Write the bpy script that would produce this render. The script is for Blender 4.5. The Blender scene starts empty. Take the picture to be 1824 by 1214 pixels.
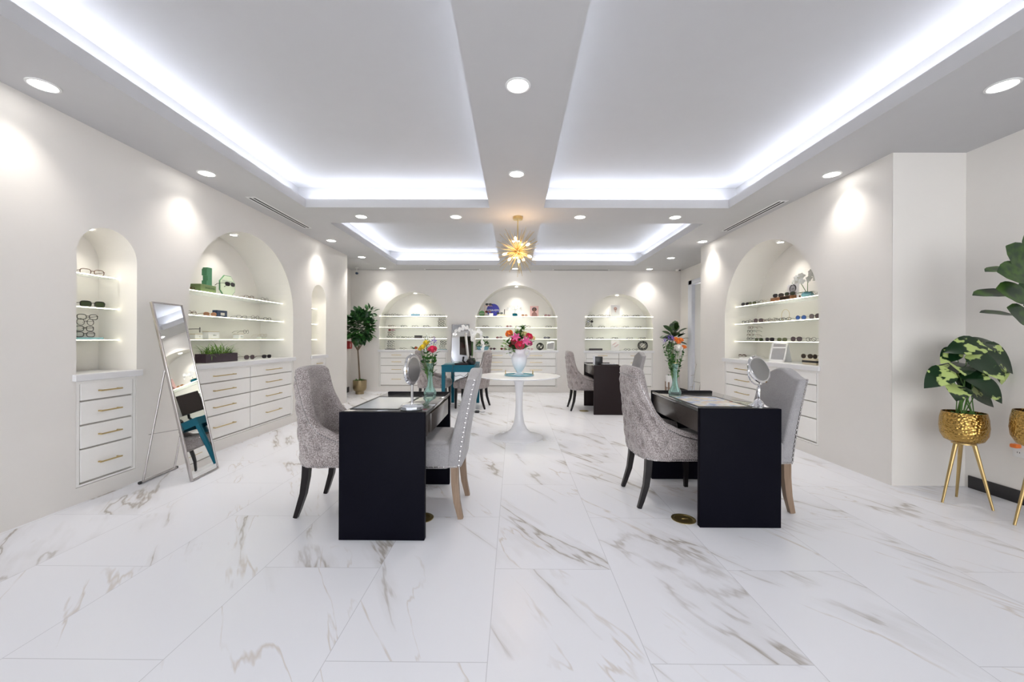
import bpy, bmesh, math, random
from mathutils import Vector, Matrix
random.seed(7)
PI = math.pi
R = math.radians
scn = bpy.context.scene
COL = scn.collection

# ------------------------------------------------------------------ camera, world, exposure
FPX = 710.0; CXP = 916.0; CH = 1.20
cam_d = bpy.data.cameras.new('camera'); cam = bpy.data.objects.new('camera', cam_d); COL.objects.link(cam)
cam_d.sensor_fit = 'HORIZONTAL'; cam_d.sensor_width = 36.0; cam_d.lens = 36.0 * FPX / 1824.0
cam_d.shift_y = -3.0 / 1824.0; cam_d.clip_start = 0.05
cam.matrix_world = Matrix.Translation((0, 0, CH)) @ Matrix.Rotation(math.atan(4 / 710), 4, 'Z') @ Matrix.Rotation(PI / 2, 4, 'X') @ Matrix.Rotation(0.004, 4, 'Z')
scn.camera = cam
world = bpy.data.worlds.new('world'); scn.world = world; world.use_nodes = True
bgn = world.node_tree.nodes['Background']; bgn.inputs[0].default_value = (0.97, 0.97, 1.0, 1); bgn.inputs[1].default_value = 2.2
scn.view_settings.view_transform = 'Standard'; scn.view_settings.look = 'None'
scn.view_settings.gamma = 1.0; scn.view_settings.use_curve_mapping = False
scn.view_settings.exposure = 1.0
P_SPOT = 15.0      # watts of each ceiling downlight
P_COVE = 17.0      # emission of the cove strips
P_SHELF = 3.2      # emission of the glass shelf edge strips
P_NICHE = 11.0
P_FILL = 70.0      # watts of the added fill lamp outside the unseen shop front

def yh(px): return 604 + .004 * (px - 912)
def wx(px, d): return (px - CXP) / FPX * d
def wz(px, py, d): return CH - (py - yh(px)) / FPX * d

# added area fill behind the camera, standing in for daylight through unseen wall_front
ld = bpy.data.lights.new('window_daylight', 'AREA'); ld.shape = 'RECTANGLE'; ld.size = 5.6; ld.size_y = 2.2
ld.energy = P_FILL; ld.color = (1.0, 0.965, 0.93)
lo = bpy.data.objects.new('window_daylight', ld); COL.objects.link(lo)
lo.location = (0.2, -3.25, 1.5); lo.rotation_euler = (PI / 2, 0, 0)

# ------------------------------------------------------------------ mesh builder
_boxcache = {}
def _boxgeo(bevr, seg, sx, sy, sz):
    k = (round(bevr, 5), seg, round(sx, 5), round(sy, 5), round(sz, 5))
    if k not in _boxcache:
        bm = bmesh.new(); bmesh.ops.create_cube(bm, size=1)
        for v in bm.verts: v.co = Vector((v.co.x * sx, v.co.y * sy, v.co.z * sz))
        if bevr > 0:
            bmesh.ops.bevel(bm, geom=bm.edges[:], offset=min(bevr, min(sx, sy, sz) * .49), segments=seg, affect='EDGES', profile=.5)
        bm.verts.index_update()
        _boxcache[k] = ([v.co.copy() for v in bm.verts], [[v.index for v in f.verts] for f in bm.faces]); bm.free()
    return _boxcache[k]

class MB:
    def __init__(s): s.v = []; s.f = []; s.m = []; s.mi = 0; s.T = Matrix.Identity(4)
    def add(s, vs, fs):
        b = len(s.v)
        for p in vs: s.v.append(s.T @ Vector(p))
        for f in fs: s.f.append([b + i for i in f]); s.m.append(s.mi)
        return s
    def box(s, c, d, bev=0, seg=2, rot=None):
        vs, fs = _boxgeo(bev, seg, *d); M = Matrix.Translation(c)
        if rot is not None: M = M @ rot
        return s.add([M @ v for v in vs], fs)
    def lim(s, x0, x1, y0, y1, z0, z1, bev=0, seg=2):
        return s.box(((x0 + x1) / 2, (y0 + y1) / 2, (z0 + z1) / 2), (abs(x1 - x0), abs(y1 - y0), abs(z1 - z0)), bev, seg)
    def lathe(s, prof, n=32, c=(0, 0, 0), cap0=True, cap1=True, sx=1, sy=1):
        vs = []; fs = []
        for (r, z) in prof:
            for i in range(n):
                a = 2 * PI * i / n; vs.append((c[0] + r * math.cos(a) * sx, c[1] + r * math.sin(a) * sy, c[2] + z))
        for j in range(len(prof) - 1):
            for i in range(n):
                k = (i + 1) % n; fs.append((j * n + i, j * n + k, (j + 1) * n + k, (j + 1) * n + i))
        if cap0: fs.append(tuple(range(n))[::-1])
        if cap1: fs.append(tuple((len(prof) - 1) * n + i for i in range(n)))
        return s.add(vs, fs)
    def tube(s, pts, rad, n=8, caps=True, closed=False, ang=0.0, fix=None):
        pts = [Vector(p) for p in pts]; N = len(pts)
        if not hasattr(rad, '__len__'): rad = [rad] * N
        vs = []; fs = []; up = None
        for i, p in enumerate(pts):
            if closed: t = pts[(i + 1) % N] - pts[i - 1]
            else: t = pts[min(i + 1, N - 1)] - pts[max(i - 1, 0)]
            if t.length < 1e-9: t = Vector((0, 0, 1))
            t.normalize()
            if up is None:
                up = Vector(fix) if fix is not None else (Vector((0, 0, 1)) if abs(t.z) < .9 else Vector((1, 0, 0)))
            up = (up - t * up.dot(t))
            if up.length < 1e-6: up = t.orthogonal()
            up.normalize(); sd = t.cross(up)
            for k in range(n):
                a = 2 * PI * k / n + ang; vs.append(p + (up * math.cos(a) + sd * math.sin(a)) * rad[i])
        M = N if closed else N - 1
        for i in range(M):
            j = (i + 1) % N
            for k in range(n):
                l = (k + 1) % n; fs.append((i * n + k, i * n + l, j * n + l, j * n + k))
        if caps and not closed:
            fs.append(tuple(range(n))[::-1]); fs.append(tuple((N - 1) * n + k for k in range(n)))
        return s.add(vs, fs)
    def ball(s, c, r, nu=12, nv=8, sc=(1, 1, 1)):
        vs = [(c[0], c[1], c[2] - r * sc[2])]; fs = []
        for j in range(1, nv):
            b = -PI / 2 + PI * j / nv
            for i in range(nu):
                a = 2 * PI * i / nu
                vs.append((c[0] + r * sc[0] * math.cos(b) * math.cos(a), c[1] + r * sc[1] * math.cos(b) * math.sin(a), c[2] + r * sc[2] * math.sin(b)))
        vs.append((c[0], c[1], c[2] + r * sc[2])); T = len(vs) - 1
        for i in range(nu):
            k = (i + 1) % nu; fs.append((0, 1 + k, 1 + i)); fs.append((T, 1 + (nv - 2) * nu + i, 1 + (nv - 2) * nu + k))
        for j in range(nv - 2):
            for i in range(nu):
                k = (i + 1) % nu; a = 1 + j * nu; fs.append((a + i, a + k, a + nu + k, a + nu + i))
        return s.add(vs, fs)
    def prism(s, poly, y0, y1):            # polygon in x,z extruded along y
        n = len(poly); vs = [(x, y0, z) for x, z in poly] + [(x, y1, z) for x, z in poly]
        fs = [tuple(range(n)), tuple(range(2 * n - 1, n - 1, -1))]
        for i in range(n): k = (i + 1) % n; fs.append((i, n + i, n + k, k))
        return s.add(vs, fs)
    def leaf(s, base, d, L, W, prof, nrm=(0, 0, 1), droop=.3, fold=.15, nl=7, wav=0.0):
        base = Vector(base); d = Vector(d).normalized(); nrm = Vector(nrm)
        sd = d.cross(nrm)
        if sd.length < 1e-4: sd = d.orthogonal()
        sd.normalize(); up = sd.cross(d).normalized(); vs = []; fs = []
        for i in range(nl + 1):
            t = i / nl; w = prof(t) * W * .5
            c = base + d * (L * (t - .12 * droop * t * t)) - up * (L * droop * t * t * .5)
            for j in (-1, -.5, 0, .5, 1):
                wv = wav * W * math.sin(t * 14 + j * 3) * abs(j)
                vs.append(c + sd * (w * j) + up * (abs(j) * w * fold + wv))
        for i in range(nl):
            for j in range(4): a = i * 5 + j; fs.append((a, a + 1, a + 6, a + 5))
        return s.add(vs, fs)
    def build(s, name, mats, parent=None, loc=(0, 0, 0), rotz=0.0, smooth=35):
        me = bpy.data.meshes.new(name); me.from_pydata([tuple(v) for v in s.v], [], s.f)
        if not isinstance(mats, (list, tuple)): mats = [mats]
        for m in mats: me.materials.append(m)
        if any(s.m): me.polygons.foreach_set('material_index', s.m)
        if smooth: me.shade_smooth(); me.set_sharp_from_angle(angle=R(smooth))
        me.update(); me.validate()
        o = bpy.data.objects.new(name, me); COL.objects.link(o); o.location = loc; o.rotation_euler = (0, 0, rotz)
        if parent: o.parent = parent
        return o

def tag(o, label, cat, group=None, kind=None):
    o['label'] = label; o['category'] = cat
    if group: o['group'] = group
    if kind: o['kind'] = kind
    return o
def thing(name, label, cat, loc=(0, 0, 0), rotz=0.0, group=None):
    o = bpy.data.objects.new(name, None); COL.objects.link(o); o.empty_display_size = .1
    o.location = loc; o.rotation_euler = (0, 0, rotz); return tag(o, label, cat, group)
def struct(o): o['kind'] = 'structure'; return o
def dup(root, loc=None, rotz=None, label=None, group=None, keep_rot=False):
    def cp(o, par):
        c = o.copy(); COL.objects.link(c)
        if par: c.parent = par
        for ch in o.children: cp(ch, c)
        return c
    r = cp(root, None)
    if loc is not None: r.location = loc
    if rotz is not None: r.rotation_euler = (0, 0, rotz)
    if label: r['label'] = label
    if group: r['group'] = group
    return r
def text(body, size, mat, parent, loc, rot, name='lettering', depth=.0006, align='CENTER'):
    cu = bpy.data.curves.new(name, 'FONT'); cu.body = body; cu.size = size; cu.extrude = depth
    cu.align_x = align; cu.align_y = 'CENTER'; cu.resolution_u = 3
    t = bpy.data.objects.new('tmp_text', cu); COL.objects.link(t)
    bpy.context.view_layer.update()
    me = bpy.data.meshes.new_from_object(t.evaluated_get(bpy.context.evaluated_depsgraph_get()))
    bpy.data.objects.remove(t); me.materials.clear(); me.materials.append(mat)
    o = bpy.data.objects.new(name, me); COL.objects.link(o); o.parent = parent; o.location = loc; o.rotation_euler = rot
    return o

# ------------------------------------------------------------------ materials
def newmat(name):
    m = bpy.data.materials.new(name); m.use_nodes = True; nt = m.node_tree
    return m, nt, nt.nodes['Principled BSDF']
def N(nt, typ, **kw):
    n = nt.nodes.new(typ)
    for k, v in kw.items(): setattr(n, k, v)
    return n
def pm(name, col, rough=.5, metal=0, var=.06, scale=20, bump=0, bscale=80, emis=None, estr=0, spec=.5, coat=0, trans=0, alpha=None, sheen=0):
    m, nt, b = newmat(name)
    b.inputs['Roughness'].default_value = rough; b.inputs['Metallic'].default_value = metal
    b.inputs['Specular IOR Level'].default_value = spec
    b.inputs['Coat Weight'].default_value = coat; b.inputs['Transmission Weight'].default_value = trans
    b.inputs['Sheen Weight'].default_value = sheen
    tc = N(nt, 'ShaderNodeTexCoord')
    no = N(nt, 'ShaderNodeTexNoise'); no.inputs['Scale'].default_value = scale; no.inputs['Detail'].default_value = 4
    nt.links.new(tc.outputs['Object'], no.inputs['Vector'])
    mx = N(nt, 'ShaderNodeMix', data_type='RGBA')
    c1 = [max(0, c * (1 - var)) for c in col[:3]]; c2 = [min(1, c * (1 + var)) for c in col[:3]]
    mx.inputs[6].default_value = (*c1, 1); mx.inputs[7].default_value = (*c2, 1)
    nt.links.new(no.outputs['Fac'], mx.inputs[0]); nt.links.new(mx.outputs[2], b.inputs['Base Color'])
    if bump:
        nb = N(nt, 'ShaderNodeTexNoise'); nb.inputs['Scale'].default_value = bscale; nb.inputs['Detail'].default_value = 3
        nt.links.new(tc.outputs['Object'], nb.inputs['Vector'])
        bp = N(nt, 'ShaderNodeBump'); bp.inputs['Strength'].default_value = bump; bp.inputs['Distance'].default_value = .004
        nt.links.new(nb.outputs['Fac'], bp.inputs['Height']); nt.links.new(bp.outputs[0], b.inputs['Normal'])
    if emis: b.inputs['Emission Color'].default_value = (*emis, 1); b.inputs['Emission Strength'].default_value = estr
    if alpha is not None: b.inputs['Alpha'].default_value = alpha
    return m
def emit(name, col, st):
    m, nt, b = newmat(name); b.inputs['Base Color'].default_value = (*col, 1)
    b.inputs['Emission Color'].default_value = (*col, 1); b.inputs['Emission Strength'].default_value = st
    return m
def glassy(name, col, tr=.85, rough=.03, ior=1.3):
    m, nt, b = newmat(name); nt.nodes.remove(b); out = nt.nodes['Material Output']
    t = N(nt, 'ShaderNodeBsdfTransparent'); t.inputs[0].default_value = (*col, 1)
    g = N(nt, 'ShaderNodeBsdfPrincipled'); g.inputs['Base Color'].default_value = (*col, 1); g.inputs['Roughness'].default_value = rough
    fr = N(nt, 'ShaderNodeFresnel'); fr.inputs[0].default_value = ior
    ad = N(nt, 'ShaderNodeMath', operation='ADD'); ad.inputs[1].default_value = 1 - tr; ad.use_clamp = True
    mx = N(nt, 'ShaderNodeMixShader')
    nt.links.new(fr.outputs[0], ad.inputs[0]); nt.links.new(ad.outputs[0], mx.inputs[0])
    nt.links.new(t.outputs[0], mx.inputs[1]); nt.links.new(g.outputs[0], mx.inputs[2]); nt.links.new(mx.outputs[0], out.inputs[0])
    return m

def plaster(name, col, rough=.42, bump=.12):
    m, nt, b = newmat(name); tc = N(nt, 'ShaderNodeTexCoord')
    n1 = N(nt, 'ShaderNodeTexNoise'); n1.inputs['Scale'].default_value = 1.3; n1.inputs['Detail'].default_value = 6; n1.inputs['Roughness'].default_value = .65
    n2 = N(nt, 'ShaderNodeTexNoise'); n2.inputs['Scale'].default_value = 9; n2.inputs['Detail'].default_value = 5
    nt.links.new(tc.outputs['Object'], n1.inputs['Vector']); nt.links.new(tc.outputs['Object'], n2.inputs['Vector'])
    cr = N(nt, 'ShaderNodeMix', data_type='RGBA')
    cr.inputs[6].default_value = (*[c * .95 for c in col], 1); cr.inputs[7].default_value = (*[min(1, c * 1.035) for c in col], 1)
    nt.links.new(n1.outputs['Fac'], cr.inputs[0]); nt.links.new(cr.outputs[2], b.inputs['Base Color'])
    rr = N(nt, 'ShaderNodeMapRange'); rr.inputs[3].default_value = rough - .1; rr.inputs[4].default_value = rough + .15
    nt.links.new(n2.outputs['Fac'], rr.inputs[0]); nt.links.new(rr.outputs[0], b.inputs['Roughness'])
    bp = N(nt, 'ShaderNodeBump'); bp.inputs['Strength'].default_value = bump; bp.inputs['Distance'].default_value = .01
    nt.links.new(n2.outputs['Fac'], bp.inputs['Height']); nt.links.new(bp.outputs[0], b.inputs['Normal'])
    return m

def marble_floor():
    m, nt, b = newmat('marble tile'); L = nt.links.new
    tc = N(nt, 'ShaderNodeTexCoord'); sp = N(nt, 'ShaderNodeSeparateXYZ'); L(tc.outputs['Object'], sp.inputs[0])
    ax = N(nt, 'ShaderNodeMath', operation='ADD'); ax.inputs[1].default_value = .095 + .605 * 40; L(sp.outputs[0], ax.inputs[0])
    ay = N(nt, 'ShaderNodeMath', operation='ADD'); ay.inputs[1].default_value = -2.085 + .605 + 1.21 * 20; L(sp.outputs[1], ay.inputs[0])
    cb = N(nt, 'ShaderNodeCombineXYZ'); L(ay.outputs[0], cb.inputs[0]); L(ax.outputs[0], cb.inputs[1])
    br = N(nt, 'ShaderNodeTexBrick'); br.offset = .5; br.offset_frequency = 2; br.squash = 1
    for k, v in (('Scale', 1), ('Mortar Size', .0016), ('Mortar Smooth', .1), ('Bias', 0), ('Brick Width', 1.21), ('Row Height', .605)): br.inputs[k].default_value = v
    br.inputs['Color1'].default_value = (0, 0, 0, 1); br.inputs['Color2'].default_value = (1, 1, 1, 1); br.inputs['Mortar'].default_value = (.5, .5, .5, 1)
    L(cb.outputs[0], br.inputs['Vector'])
    rv = N(nt, 'ShaderNodeSeparateColor'); L(br.outputs['Color'], rv.inputs[0])
    ml = N(nt, 'ShaderNodeMath', operation='MULTIPLY'); ml.inputs[1].default_value = 37.0; L(rv.outputs[0], ml.inputs[0])
    # rotate so that the veins run along (.55,-.83)
    mp = N(nt, 'ShaderNodeMapping'); mp.inputs['Rotation'].default_value = (0, 0, R(56)); L(tc.outputs['Object'], mp.inputs[0])
    of = N(nt, 'ShaderNodeCombineXYZ'); L(ml.outputs[0], of.inputs[2]); L(ml.outputs[0], of.inputs[0])
    vv = N(nt, 'ShaderNodeVectorMath', operation='ADD'); L(mp.outputs[0], vv.inputs[0]); L(of.outputs[0], vv.inputs[1])
    st = N(nt, 'ShaderNodeVectorMath', operation='MULTIPLY'); st.inputs[1].default_value = (.24, 1.35, 1); L(vv.outputs[0], st.inputs[0])
    def vein(scale, width, dist, seedz, rough=.55, det=6):
        a = N(nt, 'ShaderNodeVectorMath', operation='ADD'); a.inputs[1].default_value = (0, 0, seedz); L(st.outputs[0], a.inputs[0])
        n = N(nt, 'ShaderNodeTexNoise'); n.inputs['Scale'].default_value = scale; n.inputs['Detail'].default_value = det
        n.inputs['Roughness'].default_value = rough; n.inputs['Distortion'].default_value = dist; L(a.outputs[0], n.inputs['Vector'])
        s1 = N(nt, 'ShaderNodeMath', operation='SUBTRACT'); s1.inputs[1].default_value = .5; L(n.outputs['Fac'], s1.inputs[0])
        s2 = N(nt, 'ShaderNodeMath', operation='ABSOLUTE'); L(s1.outputs[0], s2.inputs[0])
        mr = N(nt, 'ShaderNodeMapRange'); mr.inputs[1].default_value = 0; mr.inputs[2].default_value = width; mr.inputs[3].default_value = 1; mr.inputs[4].default_value = 0
        L(s2.outputs[0], mr.inputs[0])
        # break the vein up
        k = N(nt, 'ShaderNodeTexNoise'); k.inputs['Scale'].default_value = scale * 1.2; k.inputs['Detail'].default_value = 3
        a2 = N(nt, 'ShaderNodeVectorMath', operation='ADD'); a2.inputs[1].default_value = (5, 3, seedz + 9); L(vv.outputs[0], a2.inputs[0]); L(a2.outputs[0], k.inputs['Vector'])
        kr = N(nt, 'ShaderNodeMapRange'); kr.inputs[1].default_value = .46; kr.inputs[2].default_value = .60; L(k.outputs['Fac'], kr.inputs[0])
        o = N(nt, 'ShaderNodeMath', operation='MULTIPLY'); L(mr.outputs[0], o.inputs[0]); L(kr.outputs[0], o.inputs[1])
        return o.outputs[0]
    v1 = vein(1.15, .0085, .3, 0, .52, 6); v2 = vein(2.3, .009, .35, 4.2, .5, 5); v3 = vein(1.15, .045, .3, 0, .52, 6)
    base = (.835, .84, .885)
    c = None
    prev = N(nt, 'ShaderNodeRGB'); prev.outputs[0].default_value = (*base, 1); pv = prev.outputs[0]
    for vo, col, k in ((v3, (.58, .56, .55), .42), (v2, (.52, .43, .34), .50), (v1, (.30, .25, .20), .72)):
        mm = N(nt, 'ShaderNodeMath', operation='MULTIPLY'); mm.inputs[1].default_value = k; L(vo, mm.inputs[0])
        mx = N(nt, 'ShaderNodeMix', data_type='RGBA'); L(mm.outputs[0], mx.inputs[0]); L(pv, mx.inputs[6]); mx.inputs[7].default_value = (*col, 1); pv = mx.outputs[2]
    gm = N(nt, 'ShaderNodeMix', data_type='RGBA'); L(br.outputs['Fac'], gm.inputs[0]); L(pv, gm.inputs[6]); gm.inputs[7].default_value = (.62, .62, .66, 1)
    L(gm.outputs[2], b.inputs['Base Color'])
    b.inputs['Roughness'].default_value = .26; b.inputs['Specular IOR Level'].default_value = .35
    return m

def fabric(name, c1, c2, scale=180, bump=.5):
    m, nt, b = newmat(name); L = nt.links.new; tc = N(nt, 'ShaderNodeTexCoord')
    n = N(nt, 'ShaderNodeTexNoise'); n.inputs['Scale'].default_value = scale; n.inputs['Detail'].default_value = 2; L(tc.outputs['Object'], n.inputs['Vector'])
    n2 = N(nt, 'ShaderNodeTexNoise'); n2.inputs['Scale'].default_value = 7; n2.inputs['Detail'].default_value = 4; L(tc.outputs['Object'], n2.inputs['Vector'])
    ad = N(nt, 'ShaderNodeMath', operation='MULTIPLY_ADD'); ad.inputs[1].default_value = .35; L(n2.outputs['Fac'], ad.inputs[0]); L(n.outputs['Fac'], ad.inputs[2])
    mr = N(nt, 'ShaderNodeMapRange'); mr.inputs[1].default_value = .54; mr.inputs[2].default_value = .82; L(ad.outputs[0], mr.inputs[0])
    mx = N(nt, 'ShaderNodeMix', data_type='RGBA'); mx.inputs[6].default_value = (*c1, 1); mx.inputs[7].default_value = (*c2, 1)
    L(mr.outputs[0], mx.inputs[0]); L(mx.outputs[2], b.inputs['Base Color'])
    bp = N(nt, 'ShaderNodeBump'); bp.inputs['Strength'].default_value = bump; bp.inputs['Distance'].default_value = .003
    L(n.outputs['Fac'], bp.inputs['Height']); L(bp.outputs[0], b.inputs['Normal'])
    b.inputs['Roughness'].default_value = .85; b.inputs['Sheen Weight'].default_value = .4; b.inputs['Sheen Roughness'].default_value = .4
    return m
def hammered():
    m, nt, b = newmat('hammered gold'); L = nt.links.new; tc = N(nt, 'ShaderNodeTexCoord')
    v = N(nt, 'ShaderNodeTexVoronoi'); v.inputs['Scale'].default_value = 62; L(tc.outputs['Object'], v.inputs['Vector'])
    bp = N(nt, 'ShaderNodeBump'); bp.inputs['Strength'].default_value = .9; bp.inputs['Distance'].default_value = .006; bp.invert = False
    L(v.outputs['Distance'], bp.inputs['Height']); L(bp.outputs[0], b.inputs['Normal'])
    b.inputs['Base Color'].default_value = (.46, .29, .085, 1); b.inputs['Metallic'].default_value = 1; b.inputs['Roughness'].default_value = .22
    return m
def leafmat(name, c1, c2, scale=14, lo=.45, hi=.6, rough=.4):
    m, nt, b = newmat(name); L = nt.links.new; tc = N(nt, 'ShaderNodeTexCoord')
    n = N(nt, 'ShaderNodeTexNoise'); n.inputs['Scale'].default_value = scale; n.inputs['Detail'].default_value = 3; L(tc.outputs['Object'], n.inputs['Vector'])
    mr = N(nt, 'ShaderNodeMapRange'); mr.inputs[1].default_value = lo; mr.inputs[2].default_value = hi; L(n.outputs['Fac'], mr.inputs[0])
    mx = N(nt, 'ShaderNodeMix', data_type='RGBA'); mx.inputs[6].default_value = (*c1, 1); mx.inputs[7].default_value = (*c2, 1)
    L(mr.outputs[0], mx.inputs[0]); L(mx.outputs[2], b.inputs['Base Color']); b.inputs['Roughness'].default_value = rough
    return m
def gradient_vase():
    m, nt, b = newmat('white to blue glaze'); L = nt.links.new; tc = N(nt, 'ShaderNodeTexCoord')
    sp = N(nt, 'ShaderNodeSeparateXYZ'); L(tc.outputs['Object'], sp.inputs[0])
    mr = N(nt, 'ShaderNodeMapRange'); mr.inputs[1].default_value = .0; mr.inputs[2].default_value = .32; L(sp.outputs[2], mr.inputs[0])
    cr = N(nt, 'ShaderNodeValToRGB'); cr.color_ramp.elements[0].color = (.62, .74, .80, 1); cr.color_ramp.elements[1].color = (.80, .74, .80, 1)
    e = cr.color_ramp.elements.new(.5); e.color = (.80, .84, .90, 1)
    L(mr.outputs[0], cr.inputs[0]); L(cr.outputs[0], b.inputs['Base Color']); b.inputs['Roughness'].default_value = .3
    return m
def matmap():
    m, nt, b = newmat('printed colourful desk mat'); L = nt.links.new; tc = N(nt, 'ShaderNodeTexCoord')
    v = N(nt, 'ShaderNodeTexNoise'); v.inputs['Scale'].default_value = 9; v.inputs['Detail'].default_value = 2; L(tc.outputs['Object'], v.inputs['Vector'])
    cr = N(nt, 'ShaderNodeValToRGB'); cr.color_ramp.interpolation = 'CONSTANT'; els = cr.color_ramp.elements
    els[0].color = (.35, .45, .70, 1); els[1].position = .9; els[1].color = (.8, .1, .08, 1)
    for p, c in ((.38, (.55, .62, .80, 1)), (.44, (.78, .80, .85, 1)), (.5, (.80, .72, .55, 1)), (.56, (.80, .62, .55, 1)), (.62, (.62, .72, .62, 1)), (.68, (.75, .25, .22, 1))):
        e = els.new(p); e.color = c
    L(v.outputs['Fac'], cr.inputs[0]); L(cr.outputs[0], b.inputs['Base Color']); b.inputs['Roughness'].default_value = .12
    return m
def woodmat(name, c1, c2):
    m, nt, b = newmat(name); L = nt.links.new; tc = N(nt, 'ShaderNodeTexCoord'); mp = N(nt, 'ShaderNodeMapping')
    mp.inputs['Scale'].default_value = (14, 14, 1.2); L(tc.outputs['Object'], mp.inputs[0])
    n = N(nt, 'ShaderNodeTexNoise'); n.inputs['Scale'].default_value = 6; n.inputs['Detail'].default_value = 5; L(mp.outputs[0], n.inputs['Vector'])
    mx = N(nt, 'ShaderNodeMix', data_type='RGBA'); mx.inputs[6].default_value = (*c1, 1); mx.inputs[7].default_value = (*c2, 1)
    L(n.outputs['Fac'], mx.inputs[0]); L(mx.outputs[2], b.inputs['Base Color']); b.inputs['Roughness'].default_value = .45
    return m

M = {}
M['wall'] = plaster('limewash plaster', (.78, .75, .715))
M['ceil'] = plaster('ceiling paint', (.55, .545, .555), .7, .03)
M['cabinet'] = pm('white lacquer', (.88, .865, .84), .38, var=.02)
M['carcass'] = pm('cabinet carcass', (.50, .47, .44), .6, var=.04)
M['counter'] = pm('white quartz', (.74, .735, .75), .3, var=.05, scale=6)
M['floor'] = marble_floor()
M['brass'] = pm('brushed brass', (.60, .46, .22), .32, 1, var=.08); M['potbrass'] = pm('aged brass pot', (.33, .26, .15), .35, 1, var=.2, scale=40)
M['antique'] = pm('antique brass', (.42, .33, .13), .35, 1, var=.15, scale=60)
M['gold'] = hammered()
M['goldleg'] = pm('gold painted leg', (.50, .36, .16), .35, .9, var=.12)
M['chrome'] = pm('chrome', (.78, .78, .80), .08, 1, var=.02)
M['steel'] = pm('brushed steel', (.50, .47, .46), .25, 1, var=.06)
M['softmirror'] = pm('magnifying mirror glass', (.42, .42, .43), .22, 1, var=.03)
M['mirror'] = pm('mirror glass', (.92, .93, .93), .01, 1, var=0)
M['blackwood'] = pm('black stained veneer', (.0022, .0022, .0060), .6, var=.5, scale=260, bump=.1, bscale=300, spec=.08)
M['brownblack'] = pm('espresso veneer', (.016, .009, .010), .5, var=.3, scale=220, spec=.2)
M['desktop'] = pm('smoked glass desk top', (.10, .10, .095), .07, var=.05, spec=.9, coat=.6)
M['apron'] = pm('espresso apron', (.06, .05, .045), .2, var=.15, scale=60)
M['velvet'] = fabric('taupe mottled velvet', (.17, .14, .135), (.50, .45, .445), 170, .9)
M['linen'] = fabric('pale grey linen', (.25, .24, .25), (.40, .385, .39), 420, .35)
M['blackleg'] = pm('black lacquer leg', (.006, .004, .005), .3, var=.2, spec=.3)
M['oakleg'] = woodmat('weathered oak', (.17, .105, .065), (.33, .235, .165))
M['nail'] = pm('nickel nailhead', (.50, .48, .48), .25, 1, var=.1)
M['tulip'] = pm('white lacquered table', (.80, .80, .83), .22, var=.01)
M['teal'] = pm('teal painted wood', (.001, .10, .155), .4, var=.1, spec=.2)
M['tray'] = pm('pale teal tray', (.20, .42, .50), .15, var=.08)
M['glaze'] = gradient_vase()
M['white'] = pm('matte white', (.80, .80, .80), .5, var=.02)
M['paper'] = pm('white printed paper', (.74, .76, .82), .1, var=.08, scale=5)
M['map'] = matmap()
M['black'] = pm('black plastic', (.012, .012, .014), .3, var=.1)
M['darkbase'] = pm('black baseboard', (.010, .008, .010), .4, var=.2)
M['screen'] = pm('dark screen', (.03, .02, .018), .08, var=.1)
M['silver'] = pm('silver plastic', (.62, .60, .58), .35, .3, var=.05)
M['shelf'] = glassy('clear shelf glass', (.975, .995, .98), .95)
M['green_glass'] = glassy('aqua glass', (.80, .94, .91), .90, .05, 1.5)
M['crystal'] = pm('cut crystal', (.75, .78, .85), .05, .75, var=.25, scale=70)
M['window'] = glassy('window glass', (.97, .99, 1), .95)
M['door'] = pm('painted door', (.70, .69, .66), .3, var=.02)
M['alum'] = pm('aluminium frame', (.72, .74, .80), .35, 0, var=.03)
M['vent'] = pm('vent dark slot', (.015, .015, .015), .7, var=.1)
M['red'] = pm('red enamel', (.42, .02, .02), .35, var=.1)
M['orange'] = pm('orange plastic', (.85, .20, .03), .4, var=.1)
M['bark'] = pm('bark', (.16, .115, .075), .8, var=.35, scale=60, bump=.5)
M['soil'] = pm('moss', (.05, .13, .02), .9, var=.5, scale=50, bump=.8, bscale=60)
M['ficus'] = leafmat('ficus leaf', (.010, .055, .014), (.05, .17, .035), 9)
M['fiddle'] = leafmat('fiddle leaf', (.004, .024, .006), (.035, .085, .008), 16, .42, .62)
M['variegated'] = leafmat('variegated leaf', (.006, .026, .008), (.38, .47, .16), 9, .565, .595, .25)
M['grass'] = leafmat('grass blade', (.05, .16, .012), (.22, .42, .03), 25)
M['leafy'] = leafmat('bouquet leaf', (.012, .06, .014), (.06, .19, .03), 22)
M['lightleaf'] = leafmat('light leaf', (.12, .26, .05), (.30, .45, .14), 22)
M['stem'] = pm('green stem', (.07, .17, .03), .5, var=.2)
def petal(n, c): return pm(n, c, .55, var=.18, scale=60, sheen=.2)
M['yellow'] = petal('yellow petal', (.90, .66, .02)); M['pink'] = petal('magenta petal', (.75, .02, .10)); M['purple'] = petal('purple petal', (.16, .06, .50))
M['opetal'] = petal('orange petal', (.90, .24, .02)); M['wpetal'] = petal('white petal', (.84, .80, .74)); M['rpetal'] = petal('red petal', (.50, .006, .03))
M['lpink'] = petal('lily pink petal', (.58, .06, .22)); M['cream'] = petal('cream petal', (.85, .74, .38)); M['orchid'] = petal('orchid petal', (.86, .86, .84))
M['terracotta'] = petal('terracotta petal', (.62, .14, .05))
M['darkbox'] = pm('dark planter box', (.05, .03, .045), .35, var=.2)
M['trim'] = pm('downlight trim', (.80, .80, .80), .4, var=0)
M['led_cool'] = emit('cool cove strip', (.85, .90, 1.0), P_COVE); M['led_dim'] = emit('weaker cove strip', (.85, .90, 1.0), P_COVE * .75)
M['led_warm'] = emit('warm shelf strip', (1.0, .95, .72), P_SHELF)
M['lens_on'] = emit('lit diffuser', (1.0, .98, .94), 9.0)
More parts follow.
